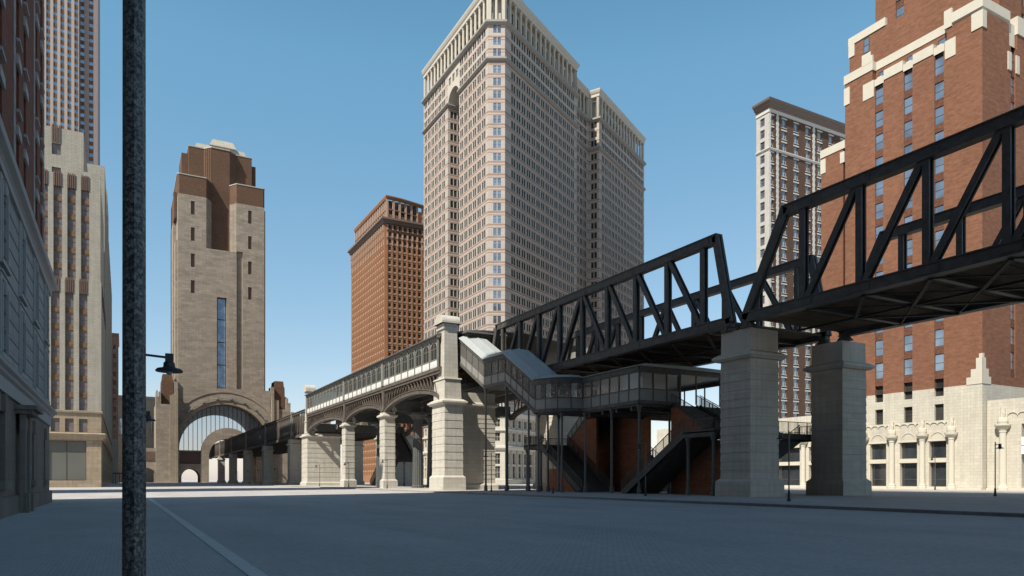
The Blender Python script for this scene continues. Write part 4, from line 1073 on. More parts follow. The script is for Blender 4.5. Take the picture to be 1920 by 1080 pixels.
def gl_arch(y, nm):
    a = MB(); R = 21.2; cx, cz = 46, 18.5; N = 40
    for i in range(N):
        xa = cx - R + 2 * R * i / N; xb = cx - R + 2 * R * (i + 1) / N
        ta = arch_top(xa, cx, cz, R) or cz; tb = arch_top(xb, cx, cz, R) or cz
        def lowz(x):
            d = 13.0 ** 2 - (x - 47.5) ** 2; return 15.0 + math.sqrt(d) if d > 0 else 16.2
        a.quad([(xa, y, lowz(xa)), (xb, y, lowz(xb)), (xb, y, tb), (xa, y, ta)], 'portal')
    a.build(nm, g)
    a = MB(); k = 0; x = cx - R + 2.2
    while x < cx + R - 1:
        t = arch_top(x, cx, cz, R); d = 13.0 ** 2 - (x - 47.5) ** 2; lo = 15.0 + math.sqrt(d) if d > 0 else 16.2
        if t and t > lo: a.box(x - .12, x + .12, y - .25, y + .1, lo, t, 'frame')
        x += 2.1
    a.build('glazing_bars', g)
gl_arch(394.5, 'arched_window')
# rims round the great arch
for (r0, r1, w0, w1, nm, mt) in ((21.4, 23.4, 389.3, 389.998, 'arch_moulding', 'tanplain'), (27.4, 28.0, 389.7, 389.999, 'outer_moulding', 'tanplain')):
    a = MB(); N = 40
    for i in range(N):
        t0 = math.pi * i / N; t1 = math.pi * (i + 1) / N
        if nm == 'outer_moulding' and not (math.radians(38) < t0 < math.radians(142)): continue
        P_ = lambda r, t, y: (46 - r * math.cos(t), y, 18.5 + r * math.sin(t))
        a.raw([P_(r0, t0, w0), P_(r1, t0, w0), P_(r1, t0, w1), P_(r0, t0, w1), P_(r0, t1, w0), P_(r1, t1, w0), P_(r1, t1, w1), P_(r0, t1, w1)], MB.HX, mt)
    a.build(nm, g)
a = MB(); pts = [(46 - 23.9 * math.cos(math.radians(t)), 18.5 + 23.9 * math.sin(math.radians(t))) for t in range(16, 165, 16)]
for p, q in zip(pts[:-1], pts[1:]):
    m = ((p[0] + q[0]) / 2, (p[1] + q[1]) / 2 - .0)
    a.beam((p[0], 388.8, p[1] + .5), (q[0], 388.8, q[1] + .5), .4, .28, 'patina'); a.beam((p[0], 388.8, p[1] - .2), (m[0], 388.8, m[1] + .5), .3, .2, 'patina')
for p in pts: a.tube((p[0], 388.4, p[1] + .5), (p[0], 389.9, p[1] + .5), .6, .6, 10, 'patina')
a.build('arch_ornament', g)
# shaft
Yf = 390.0
a = MB()
foot = [(24, Yf), (36.6, Yf), (36.6, Yf - .0), (36.6, Yf)]
def wseg(x0, y0, x1, y1, z0, z1, mat, ops=(), dep=.8):
    F = Face((x0, y0), (x1, y1)); wall(a, F, z0, z1, list(ops), mat, dep); return F
slots = [(134.1, 140.8), (120.9, 127.6), (107.8, 114.5), (94.8, 101.2)]
FL = wseg(24, Yf, 37.0, Yf, 48, 143.6, 'tan', [(5.9, 7.7, z0, z1) for z0, z1 in slots])
wseg(37.0, Yf, 39.9, Yf + 4.5, 118.2, 143.6, 'tan')
wseg(39.9, Yf + 4.5, 48.6, Yf + 4.5, 118.2, 148.99, 'brown')
wseg(48.6, Yf + 4.5, 51.4, Yf, 118.2, 143.6, 'tan')
FC = wseg(37.0, Yf - .02, 51.4, Yf - .02, 48, 118.2, 'tan', [(5.0, 9.6, 48.0, 94.2, 1.5)])
FR = wseg(54.4, Yf, 65, Yf, 48, 143.6, 'tan', [(2.6, 4.4, z0, z1) for z0, z1 in slots])
wseg(51.4, Yf, 51.4, Yf + 1.0, 48, 118.8, 'tan'); wseg(51.4, Yf + 1.0, 54.4, Yf + 1.0, 48, 118.8, 'tanplain'); wseg(54.4, Yf + 1.0, 54.4, Yf, 48, 118.8, 'tan'); wseg(51.4, Yf, 54.4, Yf, 118.8, 143.6, 'tan')
a.quad([(37, Yf, 118.2), (51.4, Yf, 118.2), (48.6, Yf + 4.5, 118.2), (39.9, Yf + 4.5, 118.2)], 'tan'); a.quad([(51.4, Yf, 118.8), (54.4, Yf, 118.8), (54.4, Yf + 1, 118.8), (51.4, Yf + 1, 118.8)], 'tan')
for i in range(5): a.box(48.9 + i * .55, 49.15 + i * .55, Yf + 3.6 - i * .88, Yf + 3.9 - i * .88, 118.25, 143.4, 'tan')
wseg(24, Yf + 34, 24, Yf, 48, 143.6, 'tan'); wseg(65, Yf, 65, Yf + 34, 48, 143.6, 'tan'); wseg(65, Yf + 34, 24, Yf + 34, 48, 143.6, 'tan')
a.box(23.0, 23.99, Yf + 3, Yf + 12, 48, 121, 'tan'); a.box(65.01, 66.0, Yf + 3, Yf + 12, 48, 143, 'tan'); a.box(22.6, 23.98, Yf + 14, Yf + 34, 48, 133, 'tan')
a.build('shaft', g)
W = Wins(g, 'slot_window')
for Fx, u in ((FL, 5.9), (FR, 2.6)):
    for z0, z1 in slots: W.add(Fx, (u, u + 1.8, z0, z1), .8, dict(glass='decofin', edge=False))
W.add(FC, (5.0, 9.6, 48.0, 94.2), 1.5, dict(glass='winslot', frame='frame', fw=.5, trans=(.26, .51, .76)))
W.done()
def chamf(x0, x1, y0, y1, c): return [(x0, y0 + c), (x0 + c, y0), (x1 - c, y0), (x1, y0 + c), (x1, y1), (x0, y1)]
a = MB()
a.prism(chamf(24.0, 37.6, Yf, Yf + 34, .8) [:0] + [(23.8, Yf + .8), (24.6, Yf), (37.0, Yf), (39.9, Yf + 4.5), (39.9, Yf + 34), (23.8, Yf + 34)], 'z', 143.6, 153.2, 'brown')
a.prism([(51.4, Yf), (64.4, Yf), (65.2, Yf + .8), (65.2, Yf + 34), (48.6, Yf + 34), (48.6, Yf + 4.5)], 'z', 143.6, 153.2, 'brown'); a.box(22.7, 23.79, Yf + 6, Yf + 33, 133, 146, 'brown')
a.build('wing_parapets', g)
a = MB()
for pts in ([(23.6, Yf + .7), (24.5, Yf - .2), (37.1, Yf - .2), (40.1, Yf + 4.3), (39.8, Yf + 33), (23.6, Yf + 33)], [(51.3, Yf - .2), (64.5, Yf - .2), (65.4, Yf + .7), (65.4, Yf + 33), (48.7, Yf + 33), (48.4, Yf + 4.3)]): a.prism(pts, 'z', 153.205, 153.7, 'palewall')
a.build('coping', g)
a = MB(); cr = [(29.5, Yf + 8), (36.6, Yf + 8), (39.9, Yf + 4.5), (48.6, Yf + 4.5), (52, Yf + 8), (60, Yf + 8), (60, Yf + 32), (29.5, Yf + 32)]
a.prism(cr, 'z', 149, 171.3, 'brown'); a.box(26.4, 29.49, Yf + 11, Yf + 30, 150, 168.5, 'brown'); a.box(60.01, 62.4, Yf + 11, Yf + 30, 150, 168.5, 'brown')
for i in range(4): a.box(37.2 + i * .75, 37.5 + i * .75, Yf + 6.9 - i * .8, Yf + 7.2 - i * .8, 153.8, 171.2, 'brown')
a.build('crown', g)
a = MB(); a.prism([(29.3, Yf + 7.8), (36.5, Yf + 7.8), (39.8, Yf + 4.2), (48.7, Yf + 4.2), (52.1, Yf + 7.8), (60.2, Yf + 7.8), (60.2, Yf + 32), (29.3, Yf + 32)], 'z', 171.31, 171.9, 'palewall')
a.box(32.5, 57.5, Yf + 9.6, Yf + 31, 171.9, 174.8, 'palewall', .8)
a.box(39.5, 52.5, Yf + 9, Yf + 31, 174.81, 178.6, 'palewall', 1.6); a.build('crown_steps', g)
# side turrets and buttress masses
for sx, sgn in ((0, 1), (1, -1)):
    def X_(x): return x if sx == 0 else 92.2 - x
    a = MB()
    def bx(x0, x1, y0, y1, z0, z1, mt, t=0.0): xx = sorted((X_(x0), X_(x1))); a.box(xx[0], xx[1], y0, y1, z0, z1, mt, t)
    bx(14.2, 23.99, 388, 418, 0, 38.5, 'tan'); bx(20.3, 22.8, 387.2, 387.99, 0, 43, 'tanplain') ; bx(22.8, 23.9, 386.6, 387.9, 0, 45, 'tanplain')
    bx(14.2, 15.4, 388.1, 396, 38.51, 42, 'tan'); bx(15.41, 16.4, 388.2, 396, 38.51, 44.5, 'tan'); bx(21.4, 23.9, 388.2, 395, 38.51, 43.5, 'tan'); bx(22.4, 24.0, 389, 396, 43.51, 50, 'tan')
    bx(14.7, 15.3, 396.5, 410, 38.51, 46, 'tan')
    a.build('buttress', g)
    a = MB(); bx(16.5, 22.3, 390.5, 402, 38.51, 50.4, 'brown', .25); bx(17.0, 21.9, 391.1, 401.4, 50.41, 53.6, 'brown', .3); a.build('turret', g)
a = MB(); arch_wall(a, 2, 14.19, 391, 0, 17, [(10.2, 3.2, 4.1, 0, 'tanplain')], 'tan', 10); a.box(2, 14.19, 391.9, 400, 10.5, 16.9, 'tan'); a.box(7, 14.18, 390.6, 390.998, 11.2, 15.2, 'decofin'); a.build('side_wing', g)
a = MB(); a.box(78.1, 100, 391, 405, 0, 36, 'tan'); a.build('side_wing', g)

# ================================================================== far brick tower (left of cream tower)
bt = thing('terracotta_skyscraper', 'orange terracotta skyscraper with open loggia crown left of the cream tower', 'skyscraper', (130, 340, 0))
W = Wins(bt); a = MB()
FA = Face((105, 368), (105, 313.6)); FB = Face((105, 313.6), (165, 313.6))
zt = 119; 
def gridops(L, n, m0, w, z0, z1, pitch, h):
    out = []; p = (L - 2 * m0) / n; z = z0
    while z + h < z1:
        for i in range(n): u = m0 + p * (i + .5); out.append((u - w / 2, u + w / 2, z, z + h))
        z += pitch
    return out
oa = gridops(FA.L, 19, 1.0, 1.1, 6, zt, 3.24, 1.6); ob = gridops(FB.L, 24, 1.0, 1.15, 6, zt, 3.24, 1.65)
wall(a, FA, 0, zt, oa, 'brickfar', .3); wall(a, FB, 0, zt, ob, 'brickfar', .3)
st = dict(glass='wingrey', frame='brickfarpale', fw=.12, edge=False, trans=(.5,), sill=.75, lmat='brickfarpale')
W.grid(FA, oa, .3, st); W.grid(FB, ob, .3, st)
shell(a, [(165, 313.6), (165, 368), (105, 368)], 0, zt, 'brickfar', (2,))
a.build('walls', bt)
a = MB(); 
for FX, n, m0 in ((FA, 19, 1.0), (FB, 24, 1.0)):
    p = (FX.L - 2 * m0) / n
    for i in range(n + 1):
        u = m0 + p * i; fbox(a, FX, u - .32, u + .32, 4, zt, .003, .28, 'brickfar')
line = [(105, 368), (105, 313.6), (165, 313.6)]
for FX, n, m0 in ((FA, 19, 1.0), (FB, 24, 1.0)):
    p = (FX.L - 2 * m0) / n
    for i in range(n + 1):
        u = m0 + p * i
        for dz, ww in ((108.5, .5), (112, .7), (115.5, .9)): fbox(a, FX, u - .3, u + .3, dz, dz + 2.2, .281, ww, 'brickfarpale')
a.build('pilasters', bt)
a = MB(); a.sweep(line, [(0, 118.4), (.8, 118.4), (1.3, 119.4), (2.2, 119.8), (2.2, 120.6), (0, 121.0)], 'cornbrown'); a.build('cornice', bt)
# loggia: straight left side, concave right side
LA = Face((106.5, 366), (106.5, 315.2))
curve = [(106.5, 315.2)] + [(106.5 + 3.1 * k, 315.2 + 2.2 * (1 - math.cos(k / 8 * math.pi * .9))) for k in range(1, 12)]
lg = [(106.5, 366)] + curve
a = MB(); a.sweep(lg, [(0, 120.9), (.25, 120.9), (.25, 123.4), (0, 123.4)], 'brickfar'); a.sweep(lg, [(-.3, 130.2), (.5, 130.2), (.9, 131.2), (.9, 131.7), (-.3, 131.7)], 'brickfar'); a.sweep(lg, [(.0, 125.4), (.35, 125.4), (.35, 125.9), (0, 125.9)], 'brickfar'); a.build('loggia_beams', bt)
a = MB()
for k in range(20):
    u = LA.L * k / 19; fbox(a, LA, u - .45, u + .45, 121, 130.2, -.5, .2, 'brickfarpale')
for k, p in enumerate(curve): a.box(p[0] - .5, p[0] + .5, p[1] - .35, p[1] + .35, 121, 130.2, 'brickfarpale')
a.build('loggia_columns', bt)
a = MB(); a.box(110, 127, 322, 360, 120.5, 129.8, 'brickdeep'); a.build('penthouse', bt)
a = MB()
for k in range(6): a.quad([(107.2 + 3.1 * k, 316.5 + .3 * k, 121), (109.6 + 3.1 * k, 316.5 + .3 * k, 121), (109.6 + 3.1 * k, 316.5 + .3 * k, 130.2), (107.2 + 3.1 * k, 316.5 + .3 * k, 130.2)], 'window') if k < 5 else None
a.box(105.5, 164, 314.5, 367, 120.4, 120.85, 'roofdark'); a.build('loggia_glazing', bt)
W.done()

# ================================================================== cream banded skyscraper
ct = thing('banded_skyscraper', 'huge cream skyscraper banded with rust stripes, crowned by a white colonnade', 'skyscraper', (130, 240, 0))
W = Wins(ct)
P0 = (105, 266); P1 = (105, 209.2); P2 = (109.9, 206.5); uu = Vector((.868, .497)).normalized(); ni = Vector((-uu.y, uu.x))
def PR(L, R=0.0): return (P2[0] + uu.x * L + ni.x * R, P2[1] + uu.y * L + ni.y * R)
A1, A2 = (105, 242.0), (105, 232.0)
rows = [147.8, 143.9, 140.25] + [134.7 - 4.1 * k for k in range(27)]
WH = 2.45
def rowops(us, w=2.6, zs=rows): return [(u - w / 2, u + w / 2, z, z + WH) for u in us for z in zs]
sty = dict(glass='wingrey', frame='frame', fw=.06, mull=1, mw=.24, mt=.16, mmat='bandplain', trans=(.5,), edge=False)
styc = dict(sty); styc['glass'] = 'winblue'; styc['frame'] = 'frame'
ZB = 23.4; a = MB()
segs = []
def seg(P, Q, us, z0=ZB, z1=151, st=sty, zs=rows, w=2.6):
    F = Face(P, Q); ops = rowops(us, w, zs); ops = [o for o in ops if o[2] > z0 and o[3] < z1]
    wall(a, F, z0, z1, ops, 'banded', .17); W.grid(F, ops, .17, st); return F
seg(P0, A1, [2.2 + 3.55 * k for k in range(7)][:6])
FM = seg(A2, P1, [2.1 + 3.5 * k for k in range(6)])
seg(P1, P2, [3.0], st=styc, w=2.5)
seg(P2, PR(52.5), [5.2 + 3.35 * k for k in range(14)])
seg(PR(52.5), PR(52.5, 4.7), []); seg(PR(52.5, 4.7), PR(73.2, 4.7), [3 + 3.5 * k for k in range(5)]); seg(PR(73.2, 4.7), PR(73.2), [2.35]); seg(PR(73.2), PR(124), [4.1 + 3.35 * k for k in range(14)])
# arched recess on the left face
DP = 8.0
seg(A1, (105 + DP, 242), [2.3, 5.4], z1=138.4); seg((105 + DP, 242), (105 + DP, 232), [2.5, 5, 7.5], z1=138.4); seg((105 + DP, 232), A2, [], z1=138.4)
F = Face(A1, A2)
N = 20; pts = [(5 - 5 * math.cos(math.pi * i / N), 138.4 + 5 * math.sin(math.pi * i / N)) for i in range(N + 1)]
for i in range(N):
    (u0, z0), (u1, z1) = pts[i], pts[i + 1]
    a.quad([F.at(u0, z0), F.at(u1, z1), F.at(u1, 144.2), F.at(u0, 144.2)], 'bandplain')
    a.quad([F.at(u0, z0), F.at(u1, z1), F.at(u1, z1, -DP), F.at(u0, z0, -DP)], 'bandplain')
    a.quad([F.at(u0, 138.4, -DP), F.at(u1, 138.4, -DP), F.at(u1, z1, -DP), F.at(u0, z0, -DP)], 'bandgrey')
o2 = [(u - 1.0, u + 1.0, 145.6, 148.4) for u in (1.8, 5, 8.2)]; wall(a, F, 144.2, 151, o2, 'bandplain', .38); W.grid(F, o2, .38, sty)
END1 = PR(124); B1 = PR(124, 45); B2 = (150, 266)
shell(a, [END1, B1, B2, P0], ZB, 151, 'banded', (3,))
a.build('walls', ct)
# base storeys
a = MB(); base = [P0, P1, P2, PR(52.5), PR(73.2), PR(124)]
zb_rows = [(18.9, 21.4), (14.2, 17.0)]
for i in range(len(base) - 1):
    F = Face(base[i], base[i + 1]); n = max(1, int(F.L / 3.6)); ops = []
    for k in range(n):
        u = F.L * (k + .5) / n
        if F.L < 8: u = 3.0
        for z0, z1 in zb_rows: ops.append((u - .95, u + .95, z0, z1))
        ops.append((u - 1.0, u + 1.0, 6.6, 10.2)); ops.append((u - 1.0, u + 1.0, 2.0, 6.0))
    wall(a, F, 0, ZB, ops, 'cream', .5)
    W.grid(F, ops, .5, dict(glass='wingrey' if i == 1 else 'window', frame='framew', mull=1, trans=(.5,), fw=.1))
    for k in range(n + 1):
        u = F.L * k / n
        if .4 < u < F.L - .4: fbox(a, F, u - .3, u + .3, 1.6, 11.2, .003, .4, 'bandplain'); fbox(a, F, u - .2, u + .2, 12.7, 21.6, .003, .25, 'bandplain')
shell(a, [END1, B1, B2, P0], 0, ZB, 'cream', (3,)); a.build('base_walls', ct)
a = MB()
a.sweep(base, [(0, 22.2), (.4, 22.2), (1.0, 23.0), (1.1, 23.6), (0, 24.0)], 'whiteplain'); a.sweep(base, [(0, 17.6), (.6, 17.6), (.6, 18.2), (0, 18.2)], 'whiteplain'); a.sweep(base, [(0, 11.3), (.5, 11.3), (.9, 11.9), (.9, 12.5), (0, 12.7)], 'whiteplain'); a.sweep(base, [(0, 0), (.6, 0), (.6, 1.6), (0, 1.8)], 'cream'); a.build('base_cornice', ct)
outl = [P0, P1, P2, PR(52.5), PR(52.5, 4.7), PR(73.2, 4.7), PR(73.2), PR(124)]
a = MB()
bp_ = [(0, 138.5), (.25, 138.5), (.9, 139.0), (.9, 139.5), (.3, 139.8), (0, 139.8)]
a.sweep([P0, A1, (105 + DP, 242)], bp_, 'bandgrey'); a.sweep([A2, P1, P2, PR(52.5), PR(52.5, 4.7), PR(73.2, 4.7), PR(73.2), PR(124)], bp_, 'bandgrey'); a.sweep([(105 + DP, 242), (105 + DP, 232)], [(0, 137.6), (.4, 137.6), (.4, 138.39), (0, 138.39)], 'bandgrey'); a.build('string_course', ct)
a = MB(); a.sweep(outl, [(0, 150.3), (.3, 150.3), (1.1, 150.9), (1.1, 151.6), (-3.2, 151.6), (-3.2, 151.0), (0, 151.0)], 'bandgrey'); a.build('main_cornice', ct)
# colonnade storey
a = MB(); ii = [(108, 266), (108, 210.9), (110.9, 209.3), PR(52.5, 3), PR(49.5, 7.7), PR(76.2, 7.7), PR(76.2, 3), PR(121, 3)]
for p, q in zip(ii[:-1], ii[1:]):
    F = Face(p, q); n = int(F.L / 3.4); ops = [(F.L * (k + .5) / n - .8, F.L * (k + .5) / n + .8, 152.4, 159.2, .3) for k in range(n)] if F.L > 6 else []
    wall(a, F, 151.0, 160.6, ops, 'bandplain', .3); W.grid(F, ops, .3, dict(glass='window', frame='frame', trans=(.33, .66), fw=.12))
a.build('attic_wall', ct)
a = MB(); a.sweep(outl, [(-.9, 160.6), (.2, 160.6), (.2, 161.6), (.55, 162.1), (.9, 163.0), (.9, 163.4), (-2.9, 163.4), (-2.9, 160.7)], 'bandplain'); a.build('entablature', ct)
a = MB(); cap(a, [(107, 265), (107, 211), (111, 209), PR(50, 8), PR(122, 3), B1, B2], 161.2, 'roofdark'); a.build('roof', ct)
for p, q in zip(outl[:-1], outl[1:]):
    F = Face(p, q); n = max(1, round(F.L / 3.4))
    if F.L < 3: continue
    for k in range(n + 1):
        u = .55 + (F.L - 1.1) * k / n; square = k in (0, n)
        b = MB()
        if square: fbox(b, F, u - .55, u + .55, 151.62, 160.59, -.95, .0, 'bandplain')
        else:
            c = F.at(u, 0, -.5); b.lathe(c[0], c[1], [(151.62, .6), (152.0, .6), (152.1, .48), (156, .47), (159.8, .4), (159.9, .5), (160.2, .62), (160.58, .64)], 12, 'bandplain')
        b.build('column', ct)
W.done()

# ================================================================== white and brown tower
wt = thing('quoined_tower', 'tall brown brick tower with white quoins and overhanging brown cornice', 'skyscraper', (200, 175, 0))
W = Wins(wt); a = MB()
Xc, Yc = 180.0, 160.0
FA = Face((Xc, 165.2), (Xc, Yc)); FB = Face((Xc, Yc), (Xc + 72, Yc)); zt = 119.3
rz = [114.6 - 3.75 * k - (.55 if k > 2 else 0) for k in range(30)]
oa = [(1.6, 3.4, z, z + 2.6) for z in rz if z > 1]
wall(a, FA, 0, zt, oa, 'whitestone', .35); W.grid(FA, oa, .35, dict(glass='winblue', frame='frame', trans=(.5,)))
cols = [1.45, 6.85, 12.4, 18.0, 23.8, 29.5, 35.4, 42.4, 48.2, 54, 60]
ob = []
for c in cols:
    w = .55 if c < 4 else 1.08
    ob += [(c - w, c + w, z, z + 2.7) for z in rz if z > 1]
wall(a, FB, 0, zt, ob, 'brownpale', .35)
for o in ob:
    W.add(FB, o, .35, dict(glass='winblue', frame='framew', mull=0 if o[1] - o[0] < 2 else 1, mw=.30, fw=.12, trans=(.5,), lintel=.42, sill=.16, lmat='whiteplain'))
shell(a, [(Xc + 72, Yc), (Xc + 72, 224), (Xc, 165.2), (Xc, Yc)], 0, zt, 'brownpale', (2, 3)); a.build('walls', wt)
a = MB()
for c, w in ((.35, .3), (3.75, .42), (20.9, .45), (38.6, .45), (57, .45)):
    for k in range(131):
        z = .5 + .9 * k; ww = w + (.16 if k % 2 else 0); fbox(a, FB, c - ww, c + ww, z, z + .88, .003, .12, 'whiteplain')
a.build('quoins', wt)
a = MB(); ln = [(Xc, 165.2), (Xc, Yc), (Xc + 72, Yc)]
a.sweep(ln, [(0, 118.2), (.25, 118.2), (.25, 119.3), (0, 119.3)], 'whiteplain'); a.sweep(ln, [(0, 106.2), (.2, 106.2), (.5, 106.6), (.5, 106.9), (0, 107.1)], 'whiteplain'); a.build('string_course', wt)
a = MB(); a.sweep(ln, [(0, 119.3), (.3, 119.3), (.5, 119.8), (1.1, 120.1), (1.2, 120.6), (1.9, 121.0), (2.1, 121.6), (-.5, 121.8), (-.5, 119.4)], 'cornbrown'); cap(a, [(Xc, 165), (Xc, Yc), (Xc + 70, Yc), (Xc + 70, 222)], 121.4, 'roofdark'); a.build('cornice', wt)
W.done()

# ================================================================== right brick tower on cream base
rt = thing('brick_tower', 'orange red brick tower with cream stepped parapets on a cream terracotta base', 'skyscraper', (120, 66, 0))
W = Wins(rt); X1 = 105.0
def uY(F, y): return F.P.y - y
FA = Face((X1, 82.1), (X1, 56.0)); L = lambda y: 82.1 - y
cy = [71.45, 66.7, 62.0]; zr = [63.4 - 3.62 * k for k in range(14)]   # window heads
# --- cream base with tall shop openings and slots above
a = MB(); FBASE = Face((X1, 125), (X1, 56.0)); Lb = lambda y: 125 - y
ops = []
shops = [(71.3, 68.9 + 0.55 + .6)]
colY = [73.9, 69.1, 64.3, 60.05]
openings_y = [(70.25, 73.0), (65.3, 68.0), (60.95, 63.45)]
for y0, y1 in openings_y: ops += [(Lb(y1), Lb(y0), .55, 4.1), (Lb(y1), Lb(y0), 4.75, 7.25)]
for y0, y1 in [(75.6, 79.2), (80.8, 84.6), (86.5, 91.5), (93.2, 97.5), (99.5, 105), (107, 112), (114, 119)]: ops += [(Lb(y1), Lb(y0), .55, 4.1), (Lb(y1), Lb(y0), 4.75, 7.25)]
shop_ops = list(ops)
wops = []
for c in cy: wops += [(Lb(c) - .68, Lb(c) + .68, 10.25, 12.65, .4)]
wall(a, FBASE, 0, 12.0 + .7, shop_ops + wops, 'cream', .6)
wall(a, FA, 12.7, 15.0, [(L(c) - .68, L(c) + .68, 13.8, 15.0, .4) for c in cy], 'cream', .4)
a.quad([(X1, 125, 12.7), (X1, 82.1, 12.7), (X1 + 20, 82.1, 12.7), (X1 + 20, 125, 12.7)], 'creamplain')
F0 = Face((X1, 56.0), (150, 56.0))
bo = [(7.3 + 5.2 * k, 8.5 + 5.2 * k, 10.25, 12.65, .4) for k in range(5)]
wall(a, F0, 0, 15.0, [o for o in bo], 'cream', .4)
for o in shop_ops: W.add(FBASE, o, .6, dict(glass='window', frame='frame', fw=.09, trans=(.3,) if o[2] < 1 else (), mull=0))
for o in wops: W.add(FBASE, o, .4, dict(glass='wingrey', frame='frame', trans=(.5,)))
for c in cy: W.add(FA, (L(c) - .68, L(c) + .68, 13.8, 16.3), .4, dict(glass='wingrey', frame='frame', trans=(.5,)))
for o in bo: W.add(F0, o, .4, dict(glass='window', frame='frame', trans=(.5,)))
# scallops, blind arches, moulding
u = Lb(82)
for (ya, yb) in ((73.9, 69.1), (69.1, 64.3), (64.3, 60.05), (78, 73.9), (90, 82)):
    n = 4 if yb < 80 else 7
    for k in range(n):
        c = Lb(ya + (yb - ya) * (k + .5) / n); r = abs(ya - yb) / n / 2
        for j in range(6):
            t0 = math.pi * j / 6; t1 = math.pi * (j + 1) / 6
            pts = [(c - r * math.cos(t0), 9.55 + r * .8 * math.sin(t0)), (c - r * math.cos(t1), 9.55 + r * .8 * math.sin(t1))]
            a.raw([FBASE.at(pts[0][0], pts[0][1], .003), FBASE.at(pts[1][0], pts[1][1], .003), FBASE.at(pts[1][0], pts[1][1], .14), FBASE.at(pts[0][0], pts[0][1], .14),
                   FBASE.at(pts[0][0], pts[0][1] + .16, .003), FBASE.at(pts[1][0], pts[1][1] + .16, .003), FBASE.at(pts[1][0], pts[1][1] + .16, .14), FBASE.at(pts[0][0], pts[0][1] + .16, .14)], MB.HX, 'creamplain')
for y0, y1 in openings_y + [(75.6, 79.2), (80.8, 84.6), (86.5, 91.5)]:
    c = Lb((y0 + y1) / 2); r = (y1 - y0) / 2 * .8
    for j in range(12):
        t0 = math.pi * j / 12; t1 = math.pi * (j + 1) / 12
        p0 = (c - r * math.cos(t0), 7.55 + r * .95 * math.sin(t0)); p1 = (c - r * math.cos(t1), 7.55 + r * .95 * math.sin(t1))
        a.raw([FBASE.at(p0[0], p0[1], .003), FBASE.at(p1[0], p1[1], .003), FBASE.at(p1[0], p1[1], .09), FBASE.at(p0[0], p0[1], .09),
               FBASE.at(p0[0], p0[1] + .1, .003), FBASE.at(p1[0], p1[1] + .1, .003), FBASE.at(p1[0], p1[1] + .1, .09), FBASE.at(p0[0], p0[1] + .1, .09)], MB.HX, 'creamplain')
    fbox(a, FBASE, c - (y1 - y0) / 2 - .2, c + (y1 - y0) / 2 + .2, 7.252, 7.5, .003, .12, 'creamplain'); fbox(a, FBASE, c - (y1 - y0) / 2 - .1, c + (y1 - y0) / 2 + .1, 4.12, 4.73, -.5, .08, 'creamplain'); fbox(a, FBASE, c - (y1 - y0) / 2 - .2, c + (y1 - y0) / 2 + .2, .2, .53, .003, .2, 'creamplain')
fbox(a, FBASE, 0, 69, -.02, .35, .003, .3, 'creamplain'); orn = a
for y in colY + [79.9, 85.5, 92.3, 98.5]:
    b = MB(); x = X1 - .35
    b.lathe(x, y, [(.1, .62), (.5, .62), (.6, .5), (.8, .52), (.95, .4), (7.3, .38), (7.4, .46), (7.5, .42), (7.7, .5), (8.05, .85), (8.35, .9), (8.4, .55), (8.7, .62), (9.1, .58), (9.3, .35), (10.2, .3), (10.5, .3)], 14, 'creamplain', .04)
    for t in range(4): b.lathe(x + .42 * math.cos(t * 1.57 + .78), y + .42 * math.sin(t * 1.57 + .78), [(9.0, .12), (9.9, .12), (10.0, .05)], 6, 'creamplain')
    b.build('engaged_column', rt)
# --- brick shaft, main tier
a = MB(); slots_ = []
def brick_col(F, uc, w, zlo, heads, depth=.15):
    for k, h in enumerate(heads):
        if h - 2.45 > zlo - .01: W.add(F, (uc - w, uc + w, h - 2.45, h), depth, dict(glass='winblue', frame='frame', fw=.06, trans=(.47,)))
        if h - 3.62 > zlo - 1.3: fbox(a, F, uc - w, uc + w, h - 3.62 + .02, h - 2.47, -depth - .05, -depth + .12, 'spandrel')
op = []
for c in cy: op.append((L(c) - .68, L(c) + .68, 16.3 - .0, 64.0, .45))
for c in cy: op.append((L(c) - .68, L(c) + .68, 15.0, 16.3, .4))
opm = op + [(L(77.9), L(77.5), 15.2, 57.0, .4)]
wall(a, FA, 15.0, 57.2, [(o[0], o[1], max(o[2], 15.0), min(o[3], 57.2), o[4]) for o in opm], 'brickred', .4)
FA2 = Face((X1, 77.5), (X1, 56.0)); L2 = lambda y: 77.5 - y
wall(a, FA2, 57.2, 64.0, [(L2(c) - .68, L2(c) + .68, 57.2, 64.0, .45) for c in cy], 'brickred')
for c in cy: brick_col(FA, L(c), .68, 16.4, [h - .0 for h in zr if h > 17.5])
for c in cy: fbox(a, FA, L(c) - .68, L(c) + .68, 16.32, 17.3, -.4, -.2, 'spandrel')
# side face (towards -Y)
side_c = [7.9, 13.1, 18.3, 23.5]
wall(a, F0, 15.0, 64.0, [(c - .6, c + .6, 16.3, 64.0, .5) for c in side_c], 'brickred', .5)
for c in side_c: brick_col(F0, c, .6, 16.4, [h for h in zr if h > 17.5], .25)
a.quad([(150, 56, 15), (150, 82.1, 15), (150, 82.1, 57), (150, 56, 57)], 'brickred')
FB1 = Face((150, 82.1), (X1, 82.1)); wall(a, FB1, 12.7, 57.2, [], 'brickred')
a.build('main_tier', rt)
# terracotta corner motif
a = orn
for F_, s in ((FA, 1), (F0, 0)):
    for w, z1 in ((2.1, 16.0), (1.5, 17.1), (.8, 18.6), (.4, 19.2)):
        if s: fbox(a, F_, F_.L - w, F_.L + .06, 14.97, z1, .003 + .01 * (2.2 - w), .06 + .01 * (2.2 - w), 'creamplain')
        else: fbox(a, F_, 0, w, 14.97, z1, .003 + .01 * (2.2 - w), .06 + .01 * (2.2 - w), 'creamplain')
a.build('base_walls', rt)
